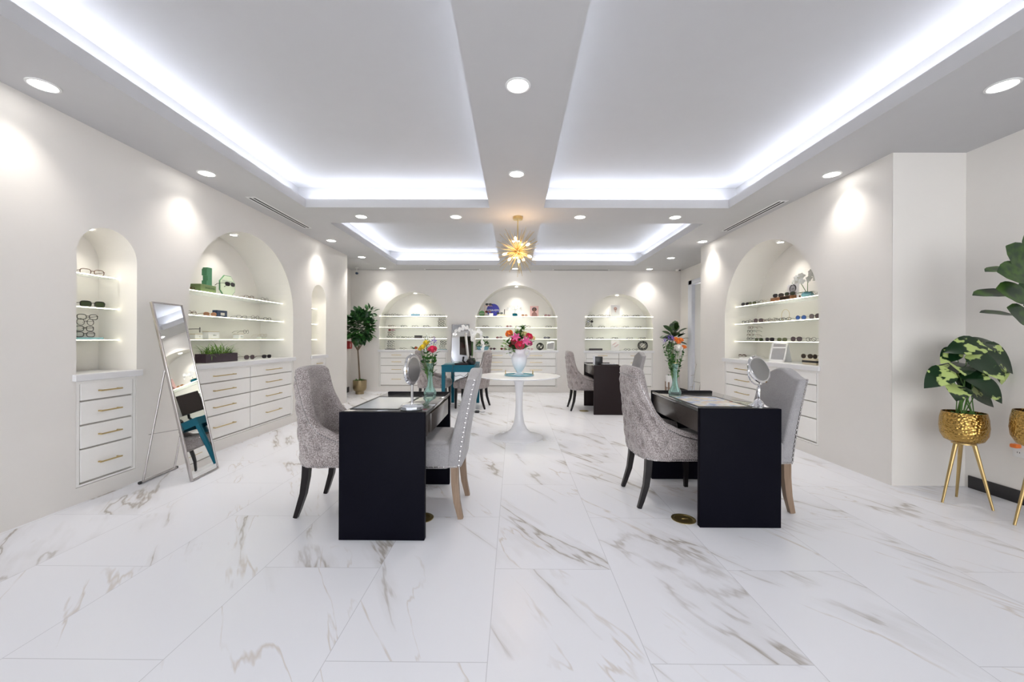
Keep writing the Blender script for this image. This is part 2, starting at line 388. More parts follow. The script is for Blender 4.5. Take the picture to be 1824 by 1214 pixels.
M['bulb_on'] = emit('lit warm bulb', (1.0, .82, .60), 4.0)

# ------------------------------------------------------------------ room shell
ZC = 2.76; ZR = 3.07; LIP = .10
XL = -3.144; XR = 3.132; XLR = -3.72; XRR = 3.76; XRF = 3.74; YB = 9.05; YF = -3.0; YL1 = 7.38; YR0 = 3.324; YR1 = 6.72
struct(MB().lim(-4.4, 4.4, YF - .2, YB + .6, -.1, 0).build('floor', M['floor']))

NICHES = {   # rot, origin x,y, half width, spring z, depth, drawer columns, handle, counter top z, shelf inset
 'L1': dict(rot=90, o=(XL, 3.073), h=.229, s=1.814, D=.32, cols=1, hl=.17, ct=.935, ins=.15, zs=(1.695, 1.44, 1.187), nm='small left wall niche nearest the camera'),
 'L2': dict(rot=90, o=(XL, 4.74), h=.91, s=1.53, D=.47, cols=2, hl=.32, ct=.935, ins=.14, zs=(1.695, 1.44, 1.187), nm='large left wall niche'),
 'L3': dict(rot=90, o=(XL, 6.40), h=.235, s=1.825, D=.32, cols=1, hl=.17, ct=.935, ins=.15, zs=(1.695, 1.44, 1.187), nm='small left wall niche farthest from the camera'),
 'R1': dict(rot=-90, o=(XR, 5.033), h=.913, s=1.53, D=.47, cols=2, hl=.32, ct=.935, ins=.15, zs=(1.695, 1.44, 1.187), nm='right wall niche'),
 'B1': dict(rot=0, o=(-2.30, YB), h=.77, s=1.497, D=.42, cols=2, hl=.22, ct=.955, ins=-.006, zs=(1.722, 1.468, 1.212), nm='left back wall niche'),
 'B2': dict(rot=0, o=(.045, YB), h=.925, s=1.505, D=.44, cols=2, hl=.28, ct=.955, ins=-.006, zs=(1.722, 1.468, 1.212), nm='middle back wall niche'),
 'B3': dict(rot=0, o=(2.373, YB), h=.767, s=1.466, D=.42, cols=2, hl=.22, ct=.955, ins=-.006, zs=(1.722, 1.468, 1.212), nm='right back wall niche'),
}
def niche_wall(name, rot, org, u0, u1, ns, ztop=ZC):
    mb = MB(); q = lambda a, b, c, d: mb.add([a, b, c, d], [(0, 1, 2, 3)])
    ns = sorted(ns, key=lambda n: n[0]); u = u0
    for (uc, n) in ns:
        h, s, D, z0 = n['h'], n['s'], n['D'], .115
        q((u, 0, 0), (uc - h, 0, 0), (uc - h, 0, ztop), (u, 0, ztop))
        q((uc - h, 0, 0), (uc + h, 0, 0), (uc + h, 0, z0), (uc - h, 0, z0))
        K = 40; pts = [(uc - h * math.cos(PI * i / K), s + h * math.sin(PI * i / K)) for i in range(K + 1)]
        for i in range(K):
            (a, za), (b, zb) = pts[i], pts[i + 1]
            q((a, 0, za), (b, 0, zb), (b, 0, ztop), (a, 0, ztop))
            q((a, 0, za), (a, D, za), (b, D, zb), (b, 0, zb))
            q((a, D, z0), (b, D, z0), (b, D, zb), (a, D, za))
        q((uc - h, 0, z0), (uc - h, D, z0), (uc - h, D, s), (uc - h, 0, s))
        q((uc + h, 0, z0), (uc + h, 0, s), (uc + h, D, s), (uc + h, D, z0))
        q((uc - h, 0, z0), (uc + h, 0, z0), (uc + h, D, z0), (uc - h, D, z0))
        u = uc + h
    q((u, 0, 0), (u1, 0, 0), (u1, 0, ztop), (u, 0, ztop))
    return struct(mb.build(name, M['wall'], None, (org[0], org[1], 0), R(rot), smooth=20))
niche_wall('wall_left', 90, (XL, 0), YF, YL1, [(NICHES[k]['o'][1], NICHES[k]) for k in ('L1', 'L2', 'L3')])
niche_wall('wall_right', -90, (XR, 0), -YR1, -YR0, [(-NICHES['R1']['o'][1], NICHES['R1'])])
niche_wall('wall_back', 0, (0, YB), XLR, XRR, [(NICHES[k]['o'][0], NICHES[k]) for k in ('B1', 'B2', 'B3')])
t = .12
struct(MB().lim(XLR - t, XLR, YL1 + .1, YB + .5, 0, ZC).build('wall_rear_left', M['wall']))
struct(MB().lim(XLR - t, XL - .003, YL1, YL1 + .1, 0, ZC).build('wall_left_return', M['wall']))
struct(MB().lim(XR + .003, XRR + t, YR1 - .1, YR1, 0, ZC).build('wall_right_return', M['wall']))
struct(MB().lim(XR + .003, XRF + .4, YR0, YR0 + .1, 0, ZC).build('wall_right_step', M['wall']))
struct(MB().lim(XRF, XRF + t, YF, YR0, 0, ZC).build('wall_front_right', M['wall']))
# rear right wall with its door opening
DY0, DY1, DZ = 7.45, 8.56, 2.44
struct(MB().lim(XRR, XRR + t, DY1, YB + .5, 0, ZC).lim(XRR, XRR + t, YR1, DY0, 0, ZC).lim(XRR, XRR + t, DY0, DY1, DZ, ZC).build('wall_rear_right', M['wall']))
dr = struct(MB().lim(XRR + .03, XRR + .07, DY0 + .07, DY1 - .17, .01, DZ - .08).build('door_1', M['door']))
MB().lim(XRR - .035, XRR + .1, DY1 - .16, DY1 + .02, 0, DZ + .02, .006).lim(XRR - .035, XRR + .1, DY0 - .02, DY0 + .06, 0, DZ + .02, .006).lim(XRR - .035, XRR + .1, DY0, DY1, DZ - .07, DZ + .02, .006).build('door_frame', M['alum'], dr)
MB().tube([(XRR - .02, DY0 + .2, 1.02), (XRR - .02, DY0 + .32, 1.02)], .011, 8).tube([(XRR - .02, DY0 + .2, 1.02), (XRR + .03, DY0 + .2, 1.02)], .012, 8).build('door_handle', M['steel'], dr)
# shop front behind the camera
wf = MB().lim(XL - .1, XRF + .1, YF - .14, YF, 0, .35).lim(XL - .1, XRF + .1, YF - .14, YF, 2.6, ZC)
for xx in (XL - .05, -1.0, 1.4, XRF - .1): wf.lim(xx - .1, xx + .14, YF - .14, YF, .35, 2.6)
struct(wf.build('wall_front', M['wall']))
for i, (a, b_) in enumerate(((XL + .09, -1.1), (-.86, 1.3), (1.54, XRF - .2))):
    w = struct(MB().lim(a, b_, YF - .08, YF - .07, .35, 2.6).build('window_%d' % (i + 1), M['window']))
# baseboards
struct(MB().lim(XLR, XLR + .012, YL1 + .1, YB - .1, 0, .12, .003).build('baseboard_rear_left', M['darkbase']))
struct(MB().lim(XRR - .012, XRR, DY1 + .03, YB - .01, 0, .12, .003).build('baseboard_rear_right', M['darkbase']))
struct(MB().lim(XRF - .012, XRF, YF, YR0 - .03, 0, .10, .003).build('baseboard_front_right', M['darkbase']))

# ceiling: soffit with four raised trays
XT = [(-2.49, -.30), (.345, 2.53)]; YT = [(1.0, 4.73), (5.36, 8.39)]
mb = MB(); xs = [-4.4, XT[0][0], XT[0][1], XT[1][0], XT[1][1], 4.4]; ys = [YF - .2, YT[0][0], YT[0][1], YT[1][0], YT[1][1], YB + .7]
for i in range(5):
    for j in range(5):
        if i in (1, 3) and j in (1, 3): continue
        mb.lim(xs[i], xs[i + 1], ys[j], ys[j + 1], ZC, ZC + LIP)
struct(mb.build('ceiling', M['ceil'], smooth=0))
mb = MB(); g = .19
for (x0, x1) in XT:
    for (y0, y1) in YT:
        X0, X1, Y0, Y1 = x0 - g, x1 + g, y0 - g, y1 + g
        mb.lim(X0 - .04, X1 + .04, Y0 - .04, Y1 + .04, ZR, ZR + .05)
        mb.lim(X0 - .04, X0, Y0 - .04, Y1 + .04, ZC + LIP, ZR).lim(X1, X1 + .04, Y0 - .04, Y1 + .04, ZC + LIP, ZR)
        mb.lim(X0, X1, Y0 - .04, Y0, ZC + LIP, ZR).lim(X0, X1, Y1, Y1 + .04, ZC + LIP, ZR)
struct(mb.build('ceiling_trays', M['ceil'], smooth=0))
tn = [['near left', 'far left'], ['near right', 'far right']]
for i, (x0, x1) in enumerate(XT):
    for j, (y0, y1) in enumerate(YT):
        k = .11; z = ZC + LIP + .004; mb = MB()
        outer = x0 if i == 0 else x1; so = -1 if i == 0 else 1
        inner = x1 if i == 0 else x0
        mb.lim(outer + so * k, outer + so * (k + .012), y0, y1, z, z + .01)
        mb.lim(x0, x1, y1 + k, y1 + k + .012, z, z + .01)
        mb.mi = 1; mb.lim(inner - so * (k + .006), inner - so * k, y0, y1, z, z + .006)
        tag(mb.build('cove_light_strip', [M['led_cool'], M['led_dim']], smooth=0), 'cool white light strip glowing inside the %s ceiling tray' % tn[i][j], 'light strip', 'cove light strips')

# ------------------------------------------------------------------ lights in the ceiling
def spot(parent, loc, power, size=R(120), blend=1.0, col=(1, .955, .89), rad=.05):
    l = bpy.data.lights.new('lamp', 'SPOT'); l.energy = power; l.spot_size = size; l.spot_blend = blend; l.color = col; l.shadow_soft_size = rad
    o = bpy.data.objects.new('lamp', l); COL.objects.link(o); o.parent = parent; o.location = loc
    return o
def downlight(x, y, label, z=ZC, r=.062, power=P_SPOT,  group='recessed ceiling downlights', size=R(106)):
    t = thing('recessed_downlight', label, 'ceiling light', (x, y, z), 0, group)
    MB().lathe([(r + .016, 0), (r + .016, -.004), (r + .004, -.007), (r, -.003), (r, 0)], 32, cap0=False, cap1=False).build('trim_ring', M['trim'], t)
    MB().lathe([(r, -.0035), (.0005, -.0045)], 32, cap0=False, cap1=True).build('diffuser', M['lens_on'], t)
    spot(t, (0, 0, -.02), power * (1.8 if y > 6 else 1.35 if y > 4.5 else 1.0 if y > 3 else .85), size)
    return t
rows = [2.45, 3.76, 5.08, 6.33, 7.6, 8.8]; on = ['first', 'second', 'third', 'fourth', 'fifth', 'sixth']
for nm, x, sel in (('left wall', -2.92, (0, 1, 3, 4, 5)), ('right wall', 2.975, (0, 1, 3, 4, 5))):
    for c, i in enumerate(sel): downlight(x, rows[i], 'round recessed downlight along the %s, %s from the camera' % (nm, on[c]))
for c, i in enumerate((0, 1, 3, 4, 5)): downlight(.016, rows[i], 'round recessed downlight in the long central beam, %s from the camera' % on[c])
for c, x in enumerate((-1.96, -.75, .83, 2.04)): downlight(x, 5.08, 'round recessed downlight in the cross beam, %s from the left' % on[c])
# slot vents
def vent(x0, x1, y0, y1, label):
    t = thing('slot_vent', label, 'air vent', ((x0 + x1) / 2, (y0 + y1) / 2, ZC), 0, 'linear ceiling vents')
    a, b_ = (x1 - x0) / 2, (y1 - y0) / 2
    MB().lim(-a, a, -b_, b_, -.004, -.0005, .001).build('flange', M['trim'], t)
    m = MB()
    if a < b_:
        for s in (-1, 1): m.lim(s * a * .42 - .011, s * a * .42 + .011, -b_ + .03, b_ - .03, -.0055, -.0035)
    else:
        for s in (-1, 1): m.lim(-a + .03, a - .03, s * b_ * .42 - .008, s * b_ * .42 + .008, -.0055, -.0035)
    m.build('slots', M['vent'], t)
vent(-2.975, -2.865, 4.38, 5.62, 'double slot ceiling vent along the left wall')
vent(2.945, 3.055, 4.46, 5.72, 'double slot ceiling vent along the right wall')
vent(-2.02, -.76, 8.87, 8.95, 'slot ceiling vent above the left back wall niche')
vent(.85, 2.12, 8.87, 8.95, 'slot ceiling vent above the right back wall niche')
tag(MB().lim(-3.62, -3.02, 7.75, 8.35, ZC - .006, ZC - .0005, .003).build('access_panel', M['ceil']), 'square white access panel in the ceiling of the rear left corner', 'panel')

# ------------------------------------------------------------------ niches: cabinets, countertops, shelves
def cabinet(key):
    n = NICHES[key]; h, D, ct = n['h'], n['D'], n['ct']; rot = R(n['rot'])
    cb = thing('drawer_cabinet', 'white drawer cabinet built into the %s' % n['nm'], 'cabinet', (n['o'][0], n['o'][1], .118), rot, 'built in drawer cabinets')
    z0 = .0; z1 = ct - .052 - .118; w = h - .004
    body = MB().lim(-w, w, .022, D - .02, z0, z1)
    f = .022
    MB().lim(-w, -w + f, .004, .0215, z0, z1).lim(w - f, w, .004, .0215, z0, z1).lim(-w + f, w - f, .004, .0215, z1 - f, z1).lim(-w + f, w - f, .004, .0215, z0, z0 + f * .6).build('face_frame', M['cabinet'], cb)
    body.build('carcass', M['carcass'], cb)
    if n['rot'] == 0: bz = [.905, .765, .594, .42, .15]
    else: bz = [.868, .735, .56, .385, .14]
    bz = [b - .118 for b in bz]; gp = .006
    cw = 2 * (w - f) / n['cols']
    for c in range(n['cols']):
        a = -w + f + c * cw; b_ = a + cw
        for k in range(4):
            d = MB().lim(a + gp, b_ - gp, .002, .0205, bz[k + 1] + gp, bz[k] - gp, .0015, 1).build('drawer', M['cabinet'], cb)
            hx = (a + b_) / 2; hz = (bz[k] + bz[k + 1]) / 2; L = n['hl'] / 2
            hm = MB().lim(hx - L, hx + L, -.032, -.022, hz - .005, hz + .005, .002, 1)
            for s in (-1, 1): hm.lim(hx + s * (L - .015) - .005, hx + s * (L - .015) + .005, -.0225, .002, hz - .005, hz + .005)
            hm.build('handle', M['brass'], d)
    tag(MB().lim(-w, w, .0, D - .015, ct - .05, ct, .002, 1).lim(-h - .03, h + .03, -.03, -.0015, ct - .05, ct, .003, 1)
        .build('countertop', M['counter'], None, (n['o'][0], n['o'][1], 0), rot), 'white quartz countertop over the drawers of the %s' % n['nm'], 'countertop', 'niche countertops')
    for i, z in enumerate(n['zs']):
        hw = h - .003
        if z > n['s']: hw = math.sqrt(max(0, h * h - (z - n['s'] + .012) ** 2)) - .003
        if z > n['s'] and n['rot'] == 0: hw2 = h
        else: hw2 = hw
        sh = MB().lim(-hw, hw, max(n['ins'], .002) + .008, D - .02, z - .010, z, .001, 1).build('glass_shelf', M['shelf'], None, (n['o'][0], n['o'][1], 0), rot)
        tag(sh, '%s glass shelf with glowing edge in the %s' % (('top', 'middle', 'lower')[i], n['nm']), 'shelf', 'lit glass shelves')
        e = n['ins']
        MB().lim(-hw2, hw2, e if e > 0 else -.010, (e + .0075) if e > 0 else -.001, z - .0085, z - .0015).build('light_strip', M['led_warm'], sh)
    # downlight in the crown of the niche
    if key not in ('L1', 'L3'):
        th = thing('niche_downlight', 'small round downlight in the crown of the %s' % n['nm'], 'ceiling light', (n['o'][0], n['o'][1], n['s'] + h - .004), rot, 'niche downlights')
        yy = D * .45
        MB().lathe([(.05, .002), (.05, -.004), (.036, -.008), (.036, 0)], 24, (0, yy, 0), False, False).build('trim_ring', M['trim'], th)
        MB().lathe([(.036, -.006), (.001, -.0065)], 24, (0, yy, 0), False, True).build('diffuser', M['lens_on'], th)
        spot(th, (0, yy, -.02), P_NICHE, R(108), 1.0, (1, .96, .88), .02)
    else:
        th = thing('niche_downlight', 'tiny puck light in the crown of the %s' % n['nm'], 'ceiling light', (n['o'][0], n['o'][1], n['s'] + h - .003), rot, 'niche downlights')
        yy = D * .5
        MB().lathe([(.022, .002), (.022, -.005), (.001, -.006)], 20, (0, yy, 0), False, True).build('diffuser', M['lens_on'], th)
        spot(th, (0, yy, -.02), P_NICHE * .2, R(115), .9, (1, .96, .88), .02)
for k in NICHES: cabinet(k)

# ------------------------------------------------------------------ eyewear
GL = {  # frame colour, lens colour or None, shape (half w, half h, exponent), rim radius
 'black': ((.012, .010, .012), None, (.026, .018, 2.9), .0024, 'black rimmed eyeglasses'),
 'tortoise': ((.10, .035, .015), None, (.027, .018, 3.2), .0023, 'tortoiseshell eyeglasses'),
 'browline': ((.07, .02, .012), None, (.027, .017, 3.6), .0026, 'brown browline eyeglasses'),
 'round': ((.03, .02, .02), None, (.024, .023, 2.0), .0018, 'round dark rimmed eyeglasses'),
 'wire': ((.45, .35, .20), None, (.025, .021, 2.4), .0011, 'thin gold wire eyeglasses'),
 'clear': ((.55, .54, .55), None, (.026, .019, 2.8), .0022, 'pale translucent eyeglasses'),
 'grey': ((.16, .15, .16), None, (.026, .018, 3.0), .0020, 'grey rimmed eyeglasses'),
 'darksun': ((.010, .010, .012), (.030, .025, .032), (.028, .021, 3.0), .0030, 'black sunglasses'),
 'bigsun': ((.03, .02, .03), (.09, .065, .075), (.029, .026, 2.6), .0022, 'large dark violet sunglasses'),
 'greensun': ((.012, .012, .010), (.035, .05, .02), (.028, .019, 3.4), .0026, 'black sunglasses with dark green lenses'),
 'olivesun': ((.06, .07, .03), (.10, .11, .06), (.026, .020, 3.0), .0022, 'olive sunglasses'),
 'tansun': ((.42, .20, .09), (.30, .15, .09), (.027, .019, 2.6), .0024, 'tan sunglasses'),
 'redsun': ((.16, .012, .012), (.10, .012, .012), (.027, .021, 2.2), .0026, 'dark red sunglasses'),
 'burgundy': ((.07, .010, .02), (.06, .015, .025), (.028, .021, 2.2), .0026, 'burgundy heart shaped sunglasses'),
 'pinksun': ((.42, .25, .22), (.30, .14, .14), (.026, .021, 2.2), .0020, 'pale pink sunglasses'),
 'bluesun': ((.10, .12, .18), (.05, .12, .38), (.026, .024, 2.0), .0018, 'round sunglasses with blue lenses'),
 'avisun': ((.25, .18, .10), (.035, .025, .02), (.027, .025, 2.2), .0014, 'gold framed sunglasses with dark lenses'),
}
_gm = {}; _gp = {}
def gmat(c, lens=False):
    k = (c, lens)
    if k not in _gm: _gm[k] = pm('spectacle lens' if lens else 'spectacle frame', c, .08 if lens else .22, var=.1, scale=120, spec=.6)
    return _gm[k]
def se(hw, hh, e, n):
    o = []
    for i in range(n):
        a = 2 * PI * i / n; c, s = math.cos(a), math.sin(a)
        o.append((hw * math.copysign(abs(c) ** (2 / e), c), hh * math.copysign(abs(s) ** (2 / e), s)))
    return o
def glasses_proto(st, simple):
    fc, lc, (hw, hh, e), rr, lab = GL[st]; n = 12 if simple else 22; k = 5 if simple else 7; gx = hw + .009
    if simple: rr *= 1.7
    def rims(mb):
        for s in (-1, 1):
            pts = []
            for (x, z) in se(hw, hh, e, n):
                if st in ('burgundy', 'redsun', 'darksun', 'browline', 'pinksun') and z > 0: x *= 1.10
                if st == 'burgundy' and z < 0: x *= 1 - .45 * (-z / hh)
                pts.append((s * gx + x, .004 * (abs(s * gx + x) / .06) ** 2, hh + z + rr))
            mb.tube(pts, rr, k, closed=True, fix=(0, 1, 0))
        mb.tube([(-.011, .001, hh * 1.35), (0, -.002, hh * 1.5), (.011, .001, hh * 1.35)], rr, k)
        if st == 'browline':
            for s in (-1, 1): mb.box((s * gx, -.0005, hh * 1.85), (hw * 2, .005, .007), .001, 1)
    def tmpl(mb, s):
        x = s * (gx + hw + rr)
        mb.tube([(x, .004, hh * 1.5), (x + s * .002, .05, hh * 1.45), (x, .105, hh * 1.3), (x - s * .004, .138, hh * .35)], [rr * .9, rr * .8, rr * .9, rr * 1.1], k)
    def lens(mb, s):
        P = se(hw, hh, e, n); vs = []
        for (x, z) in P:
            if st in ('burgundy', 'redsun', 'darksun', 'browline', 'pinksun') and z > 0: x *= 1.10
            if st == 'burgundy' and z < 0: x *= 1 - .45 * (-z / hh)
            vs.append((s * gx + x, .004 * (abs(s * gx + x) / .06) ** 2, hh + z + rr))
        m_ = len(vs); vs2 = [(x, y + .0012, z) for x, y, z in vs]
        mb.add(vs + vs2, [tuple(range(m_)), tuple(range(2 * m_ - 1, m_ - 1, -1))])
    if simple:
        mb = MB(); rims(mb); tmpl(mb, -1); tmpl(mb, 1); ms = [gmat(fc)]
        if lc: mb.mi = 1; lens(mb, -1); lens(mb, 1); ms.append(gmat(lc, True))
        o = mb.build('sunglasses' if lc else 'eyeglasses', ms); o['category'] = 'glasses'; o['label'] = lab
        return o
    t = thing('sunglasses' if lc else 'eyeglasses', lab, 'glasses')
    mb = MB(); rims(mb); mb.build('frame', gmat(fc), t)
    for s in (-1, 1):
        mb = MB(); tmpl(mb, s); mb.build('temple', gmat(fc), t)
        if lc: mb = MB(); lens(mb, s); mb.build('lens', gmat(lc, True), t)
    return t
def put_glasses(st, loc, rz, label, group, simple=False, tilt=0, sc=1.0):
    k = (st, simple)
    if k not in _gp: _gp[k] = o = glasses_proto(st, simple); _gp[k] = [o, 0]
    p, used = _gp[k]
    o = p if not used else dup(p)
    _gp[k][1] = 1
    o.location = loc; o.rotation_euler = (tilt, 0, rz); o.scale = (sc, sc, sc)
    o['label'] = label; o['category'] = 'glasses'; o['group'] = group
    return o
ORD = ['first', 'second', 'third', 'fourth', 'fifth', 'sixth', 'seventh', 'eighth', 'ninth', 'tenth', 'eleventh', 'twelfth', 'thirteenth']
SHORT = {'L1': 'near small left niche', 'L2': 'large left niche', 'R1': 'right wall niche', 'B1': 'left back niche', 'B2': 'middle back niche', 'B3': 'right back niche'}
LVL = ['top shelf', 'middle shelf', 'lower shelf', 'countertop']
def spot_on(key, lv, px, dep):       # world position on a shelf of a niche, seen at column px
    n = NICHES[key]; z = (list(n['zs']) + [n['ct']])[lv] + (.0015 if lv < 3 else .0005)
    if n['rot'] == 0: y = YB + dep; return (wx(px, y), y, z)
    if n['rot'] == 90: X = XL - dep; return (X, X * FPX / (px - CXP), z)
    X = XR + dep; return (X, X * FPX / (px - CXP), z)
def row(key, lv, items, simple=False, dep=None, sc=1.0):
    n = NICHES[key]; base = R(n['rot'])
    if dep is None: dep = .05 if n['rot'] == 0 else n['ins'] + .05
    for i, it in enumerate(items):
        px, st = it[0], it[1]; dz = it[2] if len(it) > 2 else 0; yaw = it[3] if len(it) > 3 else random.uniform(-8, 8)
        if n['rot'] == 90: yaw -= 18
        if n['rot'] == -90: yaw += 18
        x, y, z = spot_on(key, lv, px, dep)
        put_glasses(st, (x, y, z + dz), base + R(yaw), '%s, %s from left, %s, %s' % (GL[st][4], ORD[i], LVL[lv], SHORT[key]),
                    'eyewear on the %s of the %s' % (LVL[lv], SHORT[key]), simple, 0, sc)
def riser(key, lv, px, styles, simple, dep, step=.052, tray=None, traylab='', w=.16, sc=1.0, tops=None):
    n = NICHES[key]; x, y, z = spot_on(key, lv, px, dep); rz = R(n['rot'])
    where = '%s of the %s' % (LVL[lv], SHORT[key])
    t = thing('eyewear_riser', 'tall clear riser holding stacked glasses on the %s' % where, 'display stand', (x, y, z), rz, 'eyewear risers')
    H = step * len(styles) + .012
    MB().lim(-w / 2, w / 2, -.03, .10, 0, .012, .002, 1).build('base', M[tray] if tray else M['shelf'], t)
    MB().lim(-.006, .006, .07, .078, .0125, H).build('post', M['shelf'] if not simple else M['silver'], t)
    am = MB()
    for i in range(len(styles)): am.lim(-.05, .05, .0695, .02, .012 + step * (i + .30), .015 + step * (i + .30))
    am.build('arms', M['shelf'], t)
    c, s = math.cos(rz), math.sin(rz)
    for i, st in enumerate(styles):
        ox = random.uniform(-.012, .012) + (.006 * i); oy = 0.0
        put_glasses(st, (x + c * ox - s * oy, y + s * ox + c * oy, z + .014 + step * i), rz + R(random.uniform(-10, 10)),
                    '%s, %s from riser bottom, %s, %s' % (GL[st][4], ORD[i], LVL[lv], SHORT[key]), 'eyewear on risers', simple, R(random.uniform(-3, 3)), sc)

# --- small left wall niche
row('L1', 0, [(160, 'tortoise', 0, 0)], dep=.21, sc=1.15)
row('L1', 1, [(161, 'greensun', 0, 0)], dep=.21, sc=1.15)
riser('L1', 2, 148, ['black', 'black', 'round', 'black'], False, .22, .046, 'tray', sc=1.1, w=.22)
# --- large left wall niche
row('L2', 0, [(337, 'tortoise', 0, 25), (442, 'tortoise'), (470, 'round')], dep=.20)
x, y, z = spot_on('L2', 0, 408, .16)
put_glasses('darksun', (x, y, z + .105), R(84), 'black sunglasses held up in front of the pale octagonal sign', 'eyewear on signs')
row('L2', 1, [(339, 'tortoise', 0, 20), (372, 'tansun'), (429, 'grey'), (453, 'round'), (475, 'black')], dep=.20)
row('L2', 2, [(354, 'bigsun', .07, 55), (437, 'round', .068, 25), (469, 'wire', .03, 15)], dep=.20)
row('L2', 3, [(443, 'bigsun', 0, 0), (474, 'darksun', 0, 0)], dep=.16)
# --- right wall niche
row('R1', 0, [(1326, 'darksun'), (1338, 'olivesun'), (1350, 'round'), (1362, 'wire'), (1384, 'darksun', .047), (1404, 'greensun', .047), (1451, 'grey')], dep=.20)
row('R1', 1, [(1326, 'black'), (1337.5, 'round'), (1349, 'bigsun'), (1361, 'tortoise'), (1373, 'round'), (1385, 'black'), (1398, 'black'), (1424, 'bluesun'), (1448.5, 'bigsun')], dep=.20)
row('R1', 2, [(1350, 'greensun'), (1369, 'darksun'), (1391, 'olivesun'), (1416, 'bigsun'), (1442, 'round')], dep=.20)
riser('R1', 2, 1333, ['black', 'tortoise', 'black', 'tortoise'], False, .22, .052)
row('R1', 3, [(1320.5, 'browline', .022), (1341, 'clear', .022), (1435, 'avisun', .062), (1455, 'avisun', .062)], dep=.16)
# --- back wall niches (a few pixels each)
row('B1', 0, [(689, 'black'), (700.5, 'round'), (711, 'grey'), (720, 'clear'), (739, 'clear', .047), (750, 'clear'), (760, 'clear'), (770, 'black'), (779, 'grey'), (787, 'clear')], True)
row('B1', 1, [(696, 'tortoise'), (718.5, 'black'), (738.5, 'grey'), (758.5, 'black')], True)
row('B1', 2, [(710.5, 'round'), (719.5, 'black'), (731, 'grey'), (758.5, 'black'), (769.5, 'tortoise'), (790, 'clear')], True)
row('B1', 3, [(716.5, 'grey')], True)
riser('B1', 1, 785, ['black', 'black', 'tortoise', 'black'], True, .06, .05)
riser('B1', 2, 694.5, ['black', 'tortoise', 'black', 'redsun'], True, .06, .05)
riser('B1', 3, 694, ['grey', 'black', 'grey', 'black'], True, .06, .05, 'darkbox', w=.21)
riser('B1', 3, 787.5, ['clear', 'grey', 'black', 'black'], True, .06, .05, 'tray', w=.2)
row('B2', 0, [(870, 'darksun', .245), (869, 'redsun', .075), (890, 'greensun', .045), (934, 'tansun'), (975, 'redsun')], True, dep=.03)
row('B2', 1, [(864.5, 'tortoise'), (887.5, 'grey'), (906.5, 'pinksun'), (923, 'grey'), (939, 'tortoise'), (977, 'black')], True)
row('B2', 2, [(864.5, 'darksun'), (889, 'redsun'), (974, 'darksun')], True)
row('B2', 3, [(877.5, 'burgundy'), (896.5, 'redsun'), (944.5, 'pinksun')], True)
row('B3', 0, [(1053.5, 'black'), (1070, 'round'), (1082, 'grey'), (1113, 'black'), (1125, 'clear'), (1133, 'black'), (1145, 'clear')], True)
row('B3', 1, [(1071.5, 'black'), (1093.5, 'clear'), (1115, 'grey'), (1136.5, 'black')], True)
row('B3', 2, [(1050.5, 'black'), (1070, 'grey'), (1095.5, 'black'), (1122, 'grey'), (1144.5, 'black')], True)
row('B3', 3, [(1117, 'black'), (1131, 'grey')], True)
riser('B3', 1, 1049.5, ['black', 'black', 'darksun', 'black'], True, .06, .05)

# ------------------------------------------------------------------ display pieces in the niches
def at(key, lv, px, dep, name, label, cat, group=None, yaw=0):
    x, y, z = spot_on(key, lv, px, dep); return thing(name, label, cat, (x, y, z), R(NICHES[key]['rot'] + yaw), group)
def octagon(r, k=.42):
    a = r * k; return [(-r, -a), (-a, -r), (a, -r), (r, -a), (r, a), (a, r), (-a, r), (-r, a)]
M['mint'] = pm('pale mint board', (.64, .72, .55), .4, var=.03); M['gtrim'] = pm('green board edge', (.10, .26, .12), .4)
M['greenblk'] = pm('green display block', (.13, .38, .20), .4, var=.08); M['olive'] = pm('olive display block', (.22, .31, .13), .45, var=.06)
M['greentext'] = pm('dark green print', (.05, .12, .05), .5); M['greytext'] = pm('grey print', (.30, .36, .30), .5)
t = at('L2', 0, 403, .325, 'octagonal_sign', 'pale mint octagonal sign with lettering behind sunglasses on the top left shelf', 'sign')
MB().prism([(x, z + .130) for x, z in octagon(.128)], .0, .012).build('edge', M['gtrim'], t)
MB().prism([(x, z + .130) for x, z in octagon(.121)], -.003, -.0002).build('face', M['mint'], t)
text('SWAROVSKI', .036, M['greytext'], t, (0, -.0036, .185), (PI / 2, 0, 0))
t = at('L2', 0, 369, .19, 'display_block', 'stepped green display block with printed name beside the octagonal sign', 'display block')
MB().lim(-.11, .11, 0, .14, 0, .082, .004).build('base', M['olive'], t)
MB().prism([(-.015, .0825), (-.015, .13), (0, .13), (0, .185), (-.015, .185), (-.015, .25), (.005, .275), (.060, .275), (.060, .0825)], .01, .065).build('upright', M['greenblk'], t)
text('SWAROVSKI', .026, M['greentext'], t, (.02, -.0006, .045), (PI / 2, 0, 0))
def case(key, lv, px, dep, w, h, d, mat, label, name='eyewear_case', band=None, cat='case', yaw=0, extra=None):
    t = at(key, lv, px, dep, name, label, cat, None, yaw)
    MB().lim(-w / 2, w / 2, 0, d, 0, h, .003, 1).build('body', M[mat], t)
    if band: MB().lim(-w / 2 - .001, w / 2 + .001, -.001, d + .001, h * band[0], h * band[1]).build('band', M[band[2]], t)
    if extra: MB().lim(*extra).build('plate', M['silver'], t)
    return t
M['navy'] = pm('navy case', (.03, .05, .10), .45, var=.1); M['sky'] = pm('sky blue case', (.20, .38, .52), .4); M['beige'] = pm('beige box', (.66, .58, .44), .5, var=.04)
M['walnut'] = woodmat('walnut tray', (.13, .045, .015), (.30, .13, .05)); M['slate'] = pm('slate case', (.06, .05, .055), .5, var=.1)
M['blue'] = pm('royal blue disc', (.01, .012, .30), .4, var=.04); M['green'] = pm('green disc', (.04, .16, .03), .4, var=.04)
